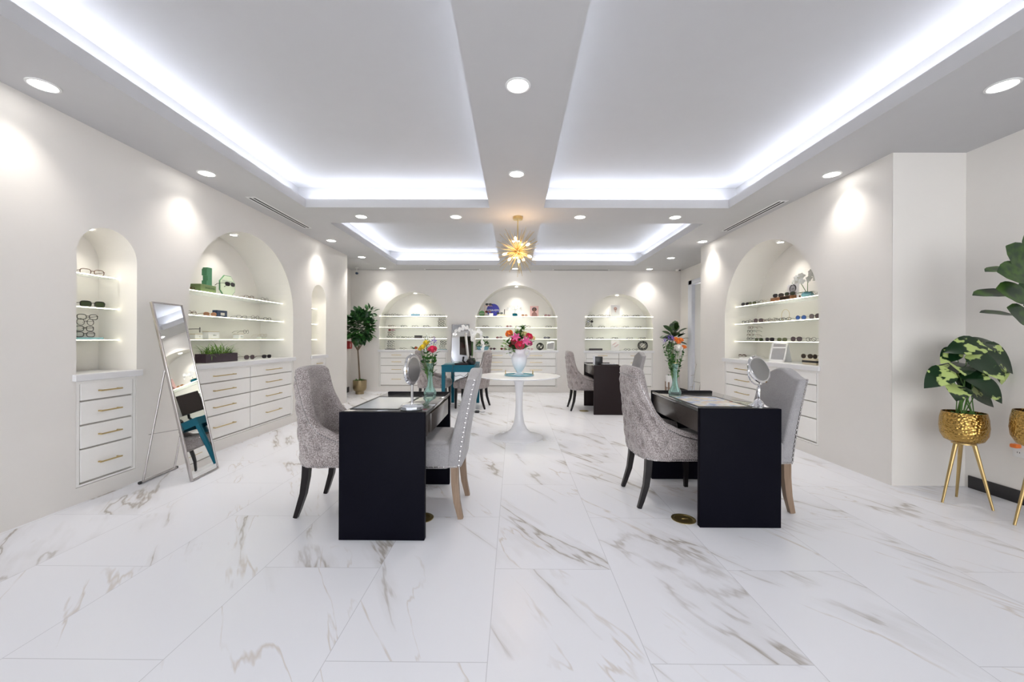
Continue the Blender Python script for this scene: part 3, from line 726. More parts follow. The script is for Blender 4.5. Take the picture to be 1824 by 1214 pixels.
case('L2', 1, 394, .20, .155, .075, .06, 'navy', 'navy blue eyewear case with pale plate on the middle left shelf', extra=(-.03, .03, -.003, -.0005, .018, .048))
for px, w, h, nm, tx in ((352, .10, .055, 'leftmost, under tilted sunglasses', 'd'), (379, .16, .085, 'large one with lettering', 'dilem'), (428, .085, .062, 'under round eyeglasses', 'dilem')):
    t = at('L2', 2, px, .20, 'display_block', 'white display block with copper edges on the lower left shelf, %s' % nm, 'display block', 'white and copper display blocks')
    MB().lim(-w / 2, w / 2, 0, .07, .004, h - .004, .001, 1).build('body', M['white'], t)
    MB().lim(-w / 2 - .001, w / 2 + .001, -.001, .071, 0, .0038).lim(-w / 2 - .001, w / 2 + .001, -.001, .071, h - .0038, h).build('copper_edge', M['tansun'] if 'tansun' in M else M['brass'], t)
    text(tx, .022, M['greytext'], t, (0.01, -.0006, h * .5), (PI / 2, 0, 0))
t = at('L2', 2, 468, .20, 'display_block', 'small clear block under wire eyeglasses on the lower left shelf', 'display block')
MB().lim(-.05, .05, 0, .06, .003, .028).build('body', M['shelf'], t); MB().lim(-.05, .05, 0, .06, 0, .0028).build('copper_edge', M['brass'], t)
case('B1', 0, 739, .03, .19, .045, .07, 'sky', 'sky blue case under clear glasses on the top shelf')
case('B1', 2, 744.5, .05, .17, .068, .07, 'slate', 'dark grey ribbed eyewear case on the lower left back shelf', band=(.55, .85, 'black'))
case('B3', 3, 1062, .08, .285, .042, .12, 'slate', 'flat dark grey case on the right back countertop')
case('R1', 3, 1439, .10, .21, .062, .12, 'beige', 'beige box with black band carrying sunglasses on the right countertop', 'display_box', (.35, .72, 'black'), 'box')
case('R1', 3, 1325, .09, .26, .022, .15, 'white', 'flat white tray carrying brown eyeglasses on the right countertop', 'display_tray', None, 'tray')
t = at('R1', 0, 1387.5, .17, 'display_tray', 'long ribbed walnut tray under sunglasses on the top right shelf', 'tray')
MB().lim(-.19, .19, 0, .12, 0, .045, .003, 1).build('body', M['walnut'], t)
m = MB()
for i in range(16): m.lim(.0 + i * .011, .005 + i * .011, -.003, -.0005, .004, .04)
m.build('ribs', M['blackleg'], t)
# discs on the middle back shelf
t = at('B2', 0, 878, .17, 'round_sign', 'royal blue round sign with white letters on the middle back shelf', 'sign')
m = MB(); pts = [(.147 * math.cos(a), .15 + .147 * math.sin(a)) for a in [2 * PI * i / 48 for i in range(48)]]
m.prism(pts, 0, .015); m.lim(-.06, .06, 0, .014, 0, .02); m.build('disc', M['blue'], t)
text('JOSA×EML', .062, M['white'], t, (.01, -.0008, .145), (PI / 2, 0, 0))
t = at('B2', 0, 858.3, .12, 'round_sign', 'small green round sign with white print at the left end of shelf', 'sign')
m = MB(); m.prism([(.068 * math.cos(a), .066 + .068 * math.sin(a)) for a in [2 * PI * i / 40 for i in range(40)]], 0, .012).build('disc', M['green'], t)
text('EYEWEAR', .024, M['white'], t, (0, -.0008, .06), (PI / 2, 0, 0))
M['blush'] = pm('blush acrylic', (.70, .42, .36), .4, var=.05)
t = at('B2', 0, 870, .10, 'display_stand', 'blush pink stand with ledge holding black sunglasses by the blue sign', 'display stand')
MB().lim(-.09, -.082, 0, .05, 0, .26, .002).build('upright', M['blush'], t); MB().lim(-.082, .09, -.08, .05, .237, .243, .001).build('ledge', M['blush'], t)
case('B2', 0, 874.5, .03, .09, .07, .05, 'white', 'small white block in front of the blue round sign', 'display_block', None, 'display block')
case('B2', 0, 893, .02, .19, .04, .05, 'beige', 'low beige block under green sunglasses beside the blue sign', 'display_block', None, 'display block')
t = at('B2', 0, 898.5, .10, 'sign_holder', 'thin upright black sign holder right of the blue sign', 'sign')
MB().lim(-.008, .008, 0, .006, 0, .165, .001).lim(-.09, .09, -.02, .03, 0, .006).build('holder', M['brownblack'], t)
# picture cards
def person_print(t, w, h, z0, tone, skin, hair, y=-.0012, afro=False, head=.17):
    cx = 0; m = MB(); m.prism([(-w * .34, z0), (-w * .30, z0 + h * .30), (-w * .1, z0 + h * .44), (w * .12, z0 + h * .44), (w * .32, z0 + h * .28), (w * .36, z0)], y, y + .0008).build('printed_clothing', tone, t)
    el = lambda rx, rz, zc, xo=0: [(xo + rx * math.cos(2 * PI * i / 24), zc + rz * math.sin(2 * PI * i / 24)) for i in range(24)]
    zc = z0 + h * .64
    MB().prism(el(w * head * (1.7 if afro else 1.2), h * head * (1.15 if afro else .95), zc + h * .05), y - .0004, y - .0001).build('printed_hair', hair, t)
    MB().prism(el(w * head * .85, h * head * .95, zc), y - .0010, y - .0005).prism([(-w * .06, z0 + h * .40), (w * .07, z0 + h * .40), (w * .06, zc - h * .08), (-w * .06, zc - h * .08)], y - .0010, y - .0005).build('printed_face', skin, t)
    MB().prism([(-w * .11, zc + h * .01), (w * .12, zc + h * .01), (w * .11, zc + h * .045), (-w * .10, zc + h * .045)], y - .0014, y - .0011).build('printed_glasses', M['black'], t)
M['skinbrown'] = pm('print skin', (.20, .09, .06), .6); M['printpink'] = pm('print pink', (.62, .38, .36), .6); M['printcloth'] = pm('print cloth', (.28, .14, .13), .6)
M['skinlight'] = pm('print light skin', (.75, .55, .48), .6); M['printwhite'] = pm('print white', (.80, .78, .78), .6); M['skingrey'] = pm('print grey', (.42, .40, .42), .6); M['printhair'] = pm('print hair', (.04, .035, .04), .6); M['printred'] = pm('print red', (.50, .10, .10), .6); M['printauburn'] = pm('print auburn', (.55, .25, .20), .6)
t = at('B2', 0, 951.5, .14, 'photo_card', 'pink photo card of a person with curly dark hair on the middle back shelf', 'picture')
MB().lim(-.098, .098, 0, .006, 0, .245, .001, 1).build('card', M['printpink'], t); person_print(t, .19, .24, .001, M['printcloth'], M['skinbrown'], M['printhair'], afro=True)
t = at('B3', 0, 1095.7, .14, 'photo_card', 'white photo card of a person in glasses on the right back shelf', 'picture')
MB().lim(-.105, .105, 0, .006, 0, .275, .001, 1).prism([(-.15, 0), (-.115, 0), (-.115, .26)], .02, .024).build('card', M['printwhite'], t); person_print(t, .20, .27, .001, M['white'], M['skinlight'], M['printauburn'], head=.15)
t = at('R1', 0, 1410, .24, 'photo_card', 'black and white face photo card behind the flowers on the right shelf', 'picture')
MB().lim(-.10, .10, 0, .006, 0, .185, .001, 1).build('card', M['printwhite'], t); person_print(t, .19, .19, .001, M['skingrey'], M['skingrey'], M['printhair'], head=.27)
t = at('B3', 3, 1095.5, .10, 'display_card', 'white card with slanting red line drawings on the right back countertop', 'card')
MB().lim(-.095, .095, 0, .006, 0, .232, .001, 1).build('card', M['printwhite'], t)
m = MB()
for i in range(4): m.box((-.03 + .025 * i, -.0012, .15 - .02 * i + .02 * (i % 2)), (.10, .001, .004), rot=Matrix.Rotation(-R(38), 4, 'Y'))
m.build('red_drawing', M['printred'], t)
def tent(key, lv, px, dep, w, h, label, split, yaw=0):
    t = at(key, lv, px, dep, 'tent_display', label, 'display sign', None, yaw); a = R(16)
    for nm, s in (('front_panel', 1), ('rear_panel', -1)):
        m = MB(); y0 = 0 if s > 0 else 2 * h * math.sin(a); T = Matrix.Translation((0, y0, 0)) @ Matrix.Rotation(-a * s, 4, 'X'); m.T = T
        if s > 0:
            b = .018
            m.lim(-w / 2, -w / 2 + b, 0, .006, 0, h).lim(w / 2 - b, w / 2, 0, .006, 0, h).lim(-w / 2, w / 2, 0, .006, 0, b * 1.6).lim(-w / 2, w / 2, 0, .006, h - b, h)
            if split: m.lim(-w / 2, w / 2, 0, .006, h * .70, h * .76)
            m.build(nm, M['white'], t)
            g_ = MB(); g_.T = T; g_.lim(-w / 2 + .004, w / 2 - .004, .003, .005, .01, h - .004); g_.build('mirror_pane', M['mirror'], t)
        else: m.lim(-w / 2, w / 2, -.006, 0, 0, h - .006); m.build(nm, M['white'], t)
    return t
tent('R1', 3, 1381, .10, .20, .25, 'white tent shaped mirror stand on the right wall countertop', True, 22)
tent('B2', 3, 980, .05, .19, .215, 'white tent shaped mirror stand at right end of the middle countertop', False, -18)
# wire spheres
def wire_sphere(key, px, dep, r, label):
    x, y, z = spot_on(key, 3, px, dep); m = MB(); rnd = random.Random(5)
    for i in range(7):
        ax = Vector((rnd.uniform(-1, 1), rnd.uniform(-1, 1), rnd.uniform(-1, 1))).normalized(); q = Vector((0, 0, 1)).rotation_difference(ax)
        m.tube([q @ Vector((r * math.cos(a), r * math.sin(a), 0)) + Vector((0, 0, r + .004)) for a in [2 * PI * k / 28 for k in range(28)]], .006, 6, closed=True)
    tag(m.build('wire_sphere', M['blackleg'], None, (x, y, z)), label, 'ornament', 'wire sphere ornaments')
wire_sphere('B2', 962, .10, .080, 'dark woven wire sphere on the middle back countertop')
wire_sphere('B3', 1144.5, .10, .108, 'large dark woven wire sphere on the right back countertop')
# decorative hoop behind the glasses on the right middle shelf
x, y, z = spot_on('R1', 1, 1397, .30)
tag(MB().tube([(0, .075 * math.cos(a), .076 + .075 * math.sin(a)) for a in [2 * PI * k / 32 for k in range(32)]], .0022, 6, closed=True).build('metal_hoop', M['brass'], None, (x, y, z)), 'thin metal hoop standing behind eyeglasses on the right middle shelf', 'ornament')

# ------------------------------------------------------------------ chairs
def interp(tab, x):
    if x <= tab[0][0]: return tab[0][1]
    for (a, b_), (c, d) in zip(tab, tab[1:]):
        if x <= c:
            t = (x - a) / (c - a); return b_ + (d - b_) * t
    return tab[-1][1]
def sm(t): t = max(0, min(1, t)); return t * t * (3 - 2 * t)
def tufted_chair(label):
    t = thing('tufted_chair', label, 'chair', (0, 0, 0), 0, 'tufted velvet dining chairs')
    # plan outline of the curved shell, forward is +x
    P = []
    for i in range(9): P.append((.20 - .24 * i / 8, -.268))
    for i in range(1, 48):
        a = -PI / 2 + PI * i / 48
        P.append((-.04 - .243 * abs(math.cos(a)) ** .62, .268 * math.copysign(abs(math.sin(a)) ** .62, math.sin(a))))
    for i in range(9): P.append((-.04 + .24 * i / 8, .268))
    # resample
    D = [0]
    for a, b_ in zip(P, P[1:]): D.append(D[-1] + math.dist(a, b_))
    NS = 96; Q = []
    for i in range(NS + 1):
        s = D[-1] * i / NS; j = max(k for k in range(len(D)) if D[k] <= s + 1e-9); j = min(j, len(P) - 2); f = (s - D[j]) / (D[j + 1] - D[j])
        Q.append((P[j][0] + (P[j + 1][0] - P[j][0]) * f, P[j][1] + (P[j + 1][1] - P[j][1]) * f))
    HT = [(-.4, 1.0), (-.26, .992), (-.235, .975), (-.215, .90), (-.185, .795), (-.14, .69), (-.07, .615), (.03, .57), (.2, .525)]
    def warp(u, v, z):
        k = (z - .42) / .57
        k2 = max(0, k); b_ = math.sin(PI * max(0, min(1, (z - .34) / .35))) * .012
        c = max(0, min(1, (.05 - u) / .35))
        return (u - .030 * k2 * c + .040 * (1 - k2) * c - b_ * .3 * c, v * (1 - .13 * k2 * c + .02 * (1 - k2)), z)
    btn = []      # tufting buttons on the outside of the shell: (distance along the outline from the middle of the back, height)
    for r_, z in enumerate((.47, .555, .64, .725, .81, .895)):
        for v in ((-.40, -.30, -.20, -.10, 0, .10, .20, .30, .40) if r_ % 2 == 0 else (-.35, -.25, -.15, -.05, .05, .15, .25, .35)):
            if abs(v) < (.43 if z < .5 else .37 if z < .6 else .33 if z < .75 else .28): btn.append((v, z))
    SS = D[-1] / NS; used_btn = []
    NO, NI = 40, 14; rows_ = []
    for i, (u, v) in enumerate(Q):
        a, c = Q[max(i - 1, 0)], Q[min(i + 1, NS)]
        tx, ty = c[0] - a[0], c[1] - a[1]; l = math.hypot(tx, ty); nx, ny = -ty / l, tx / l   # outward
        h = interp(HT, u); h += .012 * (1 - (v / .268) ** 2) if u < -.18 else 0
        T = .062 + .022 * sm((.1 - u) / .3)
        ring = []
        for k in range(NO):
            z = .35 + (h - .03 - .35) * k / (NO - 1); bul = -.012 * (1 - sm((z - .35) / .05)); dent = 0
            sv = (i - NS / 2) * SS
            if abs(sv) < .47 and z < h - .07:
                for b_ in btn:
                    d2 = (sv - b_[0]) ** 2 + (z - b_[1]) ** 2
                    if d2 < .006: dent -= .026 * math.exp(-d2 / .00034)
                fa = min(1, (.47 - abs(sv)) / .05) * min(1, (h - .07 - z) / .04)
                dent += fa * (.014 * (abs(math.sin((sv * 10 + (z - .47) * 5.88) * PI)) * abs(math.sin((sv * 10 - (z - .47) * 5.88) * PI))) ** .5)
            ring.append(warp(u + nx * (bul + dent), v + ny * (bul + dent), z))
        for (o_, dz) in ((-.006, -.013), (-.02, -.003), (-T * .5, .0), (-T + .02, -.003), (-T + .006, -.013)):
            ring.append(warp(u + nx * o_, v + ny * o_, h + dz))
        for k in range(NI):
            z = h - .03 - (h - .03 - .42) * k / (NI - 1); ring.append(warp(u - nx * T, v - ny * T, z))
        rows_.append(ring)
    n = len(rows_[0]); vs = [p for r_ in rows_ for p in r_]; fs = []
    for i in range(NS):
        for k in range(n - 1): fs.append((i * n + k, (i + 1) * n + k, (i + 1) * n + k + 1, i * n + k + 1))
        fs.append((i * n + n - 1, (i + 1) * n + n - 1, (i + 1) * n, i * n))
    fs.append(tuple(range(n))); fs.append(tuple(NS * n + k for k in range(n))[::-1])
    MB().add(vs, fs).build('backrest', M['velvet'], t, smooth=50)
    # nail heads along the outer top edge, the arm fronts and the lower edge; tufting buttons
    m = MB()
    for i in range(0, NS + 1):
        p = rows_[i][NO - 2]; a = rows_[i][3]; q = Vector(rows_[i][NO - 2]); o_ = (q - Vector(rows_[i][-5])); o_.z = 0
        o_ = o_.normalized() if o_.length > 1e-6 else Vector((-1, 0, 0))
        m.ball(Vector(rows_[i][NO - 3]) + o_ * .001, .0052, 6, 4); m.ball(Vector(rows_[i][0]) + Vector((0, 0, .010)) + o_ * .001, .0052, 6, 4)
    for e in (0, NS):
        for k in range(2, NO - 2): m.ball(Vector(rows_[e][k]) + Vector((-.012, 0, 0)) + Vector((0, -.001 if e == 0 else .001, 0)), .0042, 6, 4)
    m.tube([rows_[i][NO - 3] for i in range(NS + 1)], .003, 5).tube([(p[0], p[1], p[2] + .010) for p in [rows_[i][0] for i in range(NS + 1)]], .003, 5)
    for e in (0, NS): m.tube([Vector(rows_[e][k]) + Vector((-.012 if 2 < k < NO - 4 else 0, 0, 0)) for k in range(0, NO - 2)], .003, 5)
    m.build('nailhead_trim', M['nail'], t)
    for b_ in btn:
        i = int(round(b_[0] / SS + NS / 2)); u, v = Q[i]; h = interp(HT, u)
        if b_[1] > h - .09: continue
        k = min(range(NO), key=lambda k: abs(rows_[i][k][2] - b_[1])); MB().ball(rows_[i][k], .0095, 8, 6).build('button', M['velvet'], t)
    MB().lim(-.22, .308, -.198, .198, .372, .49, .04, 4).lim(.208, .308, -.262, .262, .352, .475, .03, 4).lim(-.21, .29, -.20, .20, .348, .39, .01).build('seat', M['velvet'], t, smooth=50)
    for s in (-1, 1):
        MB().tube([(.262, s * .215, .36), (.268, s * .215, .18), (.270, s * .215, 0)], [.032, .027, .019], 4, ang=PI / 4, fix=(1, 0, 0)).build('leg', M['blackleg'], t)
        MB().tube([(-.175, s * .20, .36), (-.18, s * .202, .27), (-.195, s * .206, .16), (-.225, s * .21, .06), (-.245, s * .212, 0)], [.033, .031, .027, .023, .019], 4, ang=PI / 4, fix=(1, 0, 0)).build('leg', M['blackleg'], t)
    return t
def camel_chair(label):
    t = thing('camelback_chair', label, 'chair', (0, 0, 0), 0, 'pale camelback dining chairs')
    def cu(z): k = max(0, (z - .34) / .64); return -.235 - .115 * k ** 1.35
    NV, NZ = 20, 22; W = .222; vs = []
    def top(v): a = abs(v) / W; return .932 + .062 * (math.cos(PI * min(1, a / .97)) * .5 + .5)
    def sheet(off):
        g_ = []
        for j in range(NZ + 1):
            r_ = []
            for i in range(NV + 1):
                v = -W + 2 * W * i / NV; zt = top(v) - (.0 if off == 0 else 0); z = .345 + (zt - .345) * j / NZ
                th = .098 - .034 * j / NZ; r_.append((cu(z) + (th if off else 0) + (.012 * (1 - (v / W) ** 2) if off else -.006 * (1 - (v / W) ** 2)), v, z))
            g_.append(r_)
        return g_
    A, B = sheet(0), sheet(1)
    n = NV + 1; allv = [p for r_ in A for p in r_] + [p for r_ in B for p in r_]; o2 = n * (NZ + 1); fs = []
    for j in range(NZ):
        for i in range(NV):
            a = j * n + i; fs.append((a, a + n, a + n + 1, a + 1)); fs.append((o2 + a, o2 + a + 1, o2 + a + n + 1, o2 + a + n))
        for i, fl in ((0, 0), (NV, 1)):
            a = j * n + i; q = (a, o2 + a, o2 + a + n, a + n); fs.append(q if not fl else q[::-1])
    for i in range(NV):
        a = NZ * n + i; fs.append((a, o2 + a, o2 + a + 1, a + 1)); fs.append((i, i + 1, o2 + i + 1, o2 + i))
    b_ = MB().add(allv, fs).build('backrest', M['linen'], t, smooth=60)
    bv = b_.modifiers.new('bevel', 'BEVEL'); bv.width = .014; bv.segments = 3; bv.limit_method = 'ANGLE'; bv.angle_limit = R(50)
    MB().lim(-.16, .245, -.235, .235, .335, .50, .028, 4).lim(-.14, .225, -.215, .215, .46, .525, .03, 4).build('seat', M['linen'], t, smooth=50)
    m = MB()
    for s in (-1, 1):
        for k in range(19):
            z = .36 + k * .0315
            if z < .93: m.ball((cu(z) + .016, s * (W + .0015), z), .0075, 8, 5, (1, .55, 1))
        for k in range(13): m.ball((-.19 + k * .035, s * (.2355 if k > 1 else W + .002), .352), .0072, 8, 5, (1, .55, 1))
    for s in (-1, 1):
        m.tube([(cu(z) + .016, s * (W + .001), z) for z in [.345 + .03 * k for k in range(20)]], .003, 5)
        m.tube([(-.21, s * (W + .001), .352), (-.13, s * .2352, .352), (.246, s * .2352, .352), (.246, 0, .352)], .0045, 5)
    for k in range(13): m.ball((.246, -.21 + k * .035, .352), .0072, 8, 5, (.55, 1, 1))
    m.build('nailhead_trim', M['nail'], t)
    for s in (-1, 1):
        MB().tube([(.205, s * .20, .345), (.205, s * .20, .0)], [.032, .022], 4, ang=PI / 4, fix=(1, 0, 0)).build('leg', M['oakleg'], t)
        MB().tube([(-.19, s * .195, .36), (-.192, s * .196, .25), (-.205, s * .198, .12), (-.232, s * .20, 0)], [.036, .034, .030, .024], 4, ang=PI / 4, fix=(1, 0, 0)).build('leg', M['oakleg'], t)
    return t
tc = tufted_chair('tufted taupe velvet chair left of the front left desk, facing right')
tc.location = (-1.215, 2.875, 0)
g = 'tufted velvet dining chairs'
dup(tc, (1.14, 3.06, 0), 0, 'tufted grey velvet chair with studded arm, left of the front right desk', g)
dup(tc, (1.20, 6.91, 0), 0, 'tufted taupe velvet chair left of the small brown rear desk', g)
dup(tc, (-1.45, 7.12, 0), 0, 'tufted taupe velvet chair left of the teal desk', g)
dup(tc, (-.71, 7.06, 0), R(172), 'tufted taupe velvet chair right of the teal desk', g)
cc = camel_chair('pale grey studded linen chair right of the front left desk'); cc.location = (-.585, 2.867, 0); cc.rotation_euler = (0, 0, PI)
g = 'pale camelback dining chairs'
dup(cc, (1.706, 2.99, 0), PI, 'pale grey studded linen chair right of the front right desk', g)
dup(cc, (1.875, 6.90, 0), PI, 'pale grey linen chair right of the small brown rear desk', g)

# ------------------------------------------------------------------ desks
def desk(x0, x1, y0, y1, mat, label, H_=.762, glass=True):
    cx, cy = (x0 + x1) / 2, (y0 + y1) / 2; t = thing('panel_desk', label, 'desk', (cx, cy, 0), 0, 'dark panel end desks')
    w, l = (x1 - x0) / 2, (y1 - y0) / 2; mt = M[mat]
    for s in (-1, 1): MB().lim(-w, w, s * l, s * (l - .04), 0, H_, .004).build('end_panel', mt, t)
    a = l - .0405
    for s in (-1, 1): MB().lim(s * (w - .01), s * (w - .03), -a, a, H_ - .165, H_ - .03, .002).build('apron', M['apron'] if mat == 'blackwood' else M['apron'], t)
    MB().lim(-w + .03, w - .03, -.02, .02, .25, H_ - .17).build('modesty_panel', mt, t) if False else None
    MB().lim(-w + .0, w - .0, -a, a, H_ - .025, H_ - .004, .002).build('desk_top', M['desktop'], t)
    d = MB().lim(w - .0095, w + .006, -a + .12, a - .12, H_ - .155, H_ - .035, .002).build('drawer_front', M['apron'], t)
    return t
desk(-1.043, -.530, 2.367, 3.325, 'blackwood', 'black panel sided desk with glass top, front left, carrying an opened paper mat')
desk(1.192, 1.711, 2.556, 3.485, 'blackwood', 'black panel sided desk with glass top, front right, carrying a colourful mat')
desk(1.275, 1.735, 6.36, 7.29, 'brownblack', 'small dark brown panel sided desk near the right back niche', .785)
TOPZ = .7575
def mat_on(x0, x1, y0, y1, z, mat, name, label, cat, frame=None):
    cx, cy = (x0 + x1) / 2, (y0 + y1) / 2; w, l = (x1 - x0) / 2, (y1 - y0) / 2
    t = thing(name, label, cat, (cx, cy, z))
    MB().lim(-w, w, -l, l, .0005, .003).build('sheet', M[mat], t)
    MB().lim(-w - .012, w + .012, -l - .012, -l, .0005, .005).lim(-w - .012, w + .012, l, l + .012, .0005, .005).lim(-w - .012, -w, -l, l, .0005, .005).lim(w, w + .012, -l, l, .0005, .005).build('border', M['black'], t)
mat_on(-1.015, -.73, 2.50, 3.0, TOPZ, 'paper', 'desk_mat', 'white printed desk mat under glass on the front left desk', 'desk mat')
mat_on(1.225, 1.56, 2.65, 3.12, TOPZ, 'map', 'desk_mat', 'colourful map-like desk mat on the front right desk', 'desk mat')
# floor outlets
for x, y, l in ((-.615, 2.67, 'under the front left desk'), (1.14, 2.68, 'left of the front right desk'), (1.18, 6.72, 'beside the small brown rear desk')):
    t = thing('floor_outlet', 'round brass floor outlet cover %s' % l, 'floor outlet', (x, y, 0), 0, 'brass floor outlets')
    MB().lathe([(.078, 0), (.078, .003), (.060, .005), (.058, .003), (.0, .003)], 40, cap0=False, cap1=False).build('cover_plate', M['antique'], t)
    MB().lim(-.012, .03, -.004, .004, .0032, .005, .001).build('latch', M['brass'], t)
# teal desk
t = thing('teal_desk', 'teal painted desk carrying monitor and orchid in front of the left back niche', 'desk', (-.92, 7.03, 0))
for sx in (-1, 1):
    for sy in (-1, 1): MB().lim(sx * .265, sx * (.265 - .055), sy * .53, sy * (.53 - .055), 0, .66, .003).build('leg', M['teal'], t)
MB().lim(-.265, .265, -.53, -.505, .6605, .752).lim(-.265, .265, .505, .53, .6605, .752).lim(-.265, -.24, -.505, .505, .6605, .752).lim(.24, .265, -.505, .505, .6605, .752).build('apron', M['teal'], t)
MB().lim(-.27, .27, -.535, .535, .7525, .775, .004).build('table_top', M['teal'], t)
tag(MB().lim(-.262, .10, -.30, .50, 0, .006, .002).build('desk_pad', M['tray'], None, (-.92, 7.03, .7755)), 'pale glass pad lying on the teal desk', 'desk pad')
# monitor seen from the side, laptop dock, orchid
t = thing('monitor', 'black framed monitor on an arm, screen turned left, on the teal desk', 'computer monitor', (-.86, 7.02, .7825), R(-58))
MB().lim(-.11, .11, -.08, .08, 0, .012, .003).build('base', M['black'], t)
MB().tube([(0, .03, .01), (0, .09, .08), (0, .05, .17)], .02, 8).build('stand', M['black'], t)
MB().lim(-.25, .25, .0, .03, .13, .47, .006).build('screen_housing', M['black'], t)
MB().lim(-.235, .235, -.002, -.0002, .145, .455).build('screen', M['screen'], t)
t = thing('monitor', 'pale silver backed monitor beside the white orchid on the teal desk', 'computer monitor', (-.80, 6.70, .7765), R(100))
MB().lim(-.10, .10, -.07, .07, 0, .01, .003).build('base', M['black'], t)
MB().tube([(0, .01, .01), (0, .06, .06), (-.02, .05, .13)], .017, 8).build('stand', M['black'], t)
MB().box((0, .0, .33), (.34, .024, .40), .006, rot=Matrix.Rotation(R(-6), 4, 'X')).build('screen_housing', M['silver'], t)
MB().box((0, -.0165, .33), (.32, .003, .37), 0, rot=Matrix.Rotation(R(-6), 4, 'X')).build('screen', M['screen'], t)
t = thing('computer_box', 'flat black device with a cable near the edge of the teal desk', 'electronics', (-.86, 6.535, .7755))
MB().lim(-.11, .11, -.03, .03, 0, .03, .004).build('body', M['brownblack'], t)
tag(MB().tube([(0, 0, .02), (-.02, -.045, .0), (-.03, -.05, -.12), (.02, -.045, -.18), (.10, -.04, -.16), (.16, -.035, -.19), (.22, -.03, -.13)], .004, 6).tube([(.24, -.03, -.2), (.26, .0, -.4), (.24, .02, -.6), (.29, .0, -.72), (.33, .03, -.771)], .004, 6).build('cable', M['black'], None, (-.97, 6.49, .777)), 'black cable hanging from the front of the teal desk', 'cable')
t = thing('power_adapter', 'black power adapter on the floor by the teal desk leg', 'adapter', (-.60, 6.50, 0))
MB().lim(-.035, .035, -.03, .03, 0, .035, .008).build('body', M['black'], t); MB().tube([(.03, .0, .02), (.08, .02, .006), (.12, .06, .005)], .004, 6).build('cord', M['black'], t)

# pedestal table
t = thing('tulip_table', 'round white pedestal table holding the white urn of flowers', 'table', (.062, 4.90, 0))
MB().lathe([(.300, 0), (.302, .006), (.285, .014), (.22, .028), (.15, .055), (.10, .10), (.066, .17), (.050, .26), (.043, .36), (.042, .46), (.046, .56), (.056, .66), (.075, .715), (.10, .7325)], 64).build('pedestal', M['tulip'], t)
MB().lathe([(.0, .7330), (.44, .7330), (.485, .741), (.500, .749), (.500, .753), (.495, .757), (.0, .757)], 96, cap0=False, cap1=False).build('tabletop', M['tulip'], t)
t = thing('serving_tray', 'round pale teal tray with brass handles on the pedestal table', 'tray', (.062, 4.90, .7575))
MB().lathe([(.0, .0), (.175, .0), (.182, .004), (.182, .016), (.172, .016), (.170, .006), (.0, .006)], 64, cap0=False, cap1=False).build('body', M['tray'], t)
for s in (-1, 1): MB().tube([(s * .168, -.045, .012), (s * .168, -.045, .05), (s * .168, -.02, .06), (s * .168, .02, .06), (s * .168, .045, .05), (s * .168, .045, .012)], .005, 8).build('handle', M['brass'], t)
t = thing('urn_vase', 'tall white and blue two handled urn on the round pedestal table', 'vase', (.062, 4.90, .764))
MB().lathe([(.0, 0), (.062, 0), (.064, .010), (.040, .022), (.030, .034), (.034, .044), (.058, .075), (.080, .12), (.093, .17), (.096, .21), (.088, .235), (.074, .255), (.070, .275), (.076, .30), (.084, .313), (.080, .316), (.066, .30), (.062, .27), (.07, .24), (.05, .10), (0, .09)], 48, cap0=False, cap1=False).build('body', M['glaze'], t)
for s in (-1, 1): MB().tube([(s * .077, 0, .300), (s * .105, 0, .312), (s * .128, 0, .295), (s * .125, 0, .262), (s * .108, 0, .235), (s * .093, 0, .222)], .0075, 8).build('handle', M['glaze'], t)

# ------------------------------------------------------------------ flowers and plants
def pr_oval(t): return max(0, math.sin(PI * min(1, t ** .8))) ** .75
def pr_fiddle(t): return max(0, math.sin(PI * t ** .75)) ** .6 * (.55 + .6 * t) if t < .999 else .02
def pr_heart(t): return max(0, math.sin(PI * min(1, t + .03) ** .60)) ** .75 if t < .999 else 0
def pr_blade(t): return (1 - t) ** .6 * (.5 + t)
def rose(mb, c, r, ax=(0, 0, 1), rnd=random):
    q = Vector((0, 0, 1)).rotation_difference(Vector(ax).normalized()); c = Vector(c)
    mb.ball(c, r * .42, 8, 6)
    for ring, (rr, n, op, hh) in enumerate(((.50, 4, .1, .55), (.72, 5, .45, .5), (.95, 6, 1.0, .38))):
        for i in range(n):
            a0 = 2 * PI * (i + ring * .5) / n + rnd.uniform(-.15, .15); vs = []
            for j in range(4):
                tt = j / 3
                for k in range(5):
                    a = a0 + (k - 2) / 2 * (PI / n) * 1.35 * (1 - .25 * tt * tt)
                    rad = r * rr * (.55 + .45 * tt ** .6) + r * op * .22 * max(0, tt - .6)
                    z = r * (-.55 + hh * 2 * tt) - r * .22 * op * (tt ** 2) * abs(k - 2) * .5
                    vs.append(c + q @ Vector((rad * math.cos(a), rad * math.sin(a), z)))
            mb.add(vs, [(j * 5 + k, j * 5 + k + 1, j * 5 + k + 6, j * 5 + k + 5) for j in range(3) for k in range(4)])
def lily(mb, c, r, ax):
    ax = Vector(ax).normalized(); a = ax.orthogonal().normalized(); b_ = ax.cross(a)
    for i in range(6):
        d = (a * math.cos(i * PI / 3) + b_ * math.sin(i * PI / 3)) * .9 + ax * .55
        mb.leaf(c, d, r * 1.15, r * .5, pr_oval, ax, .55, .2, 6)
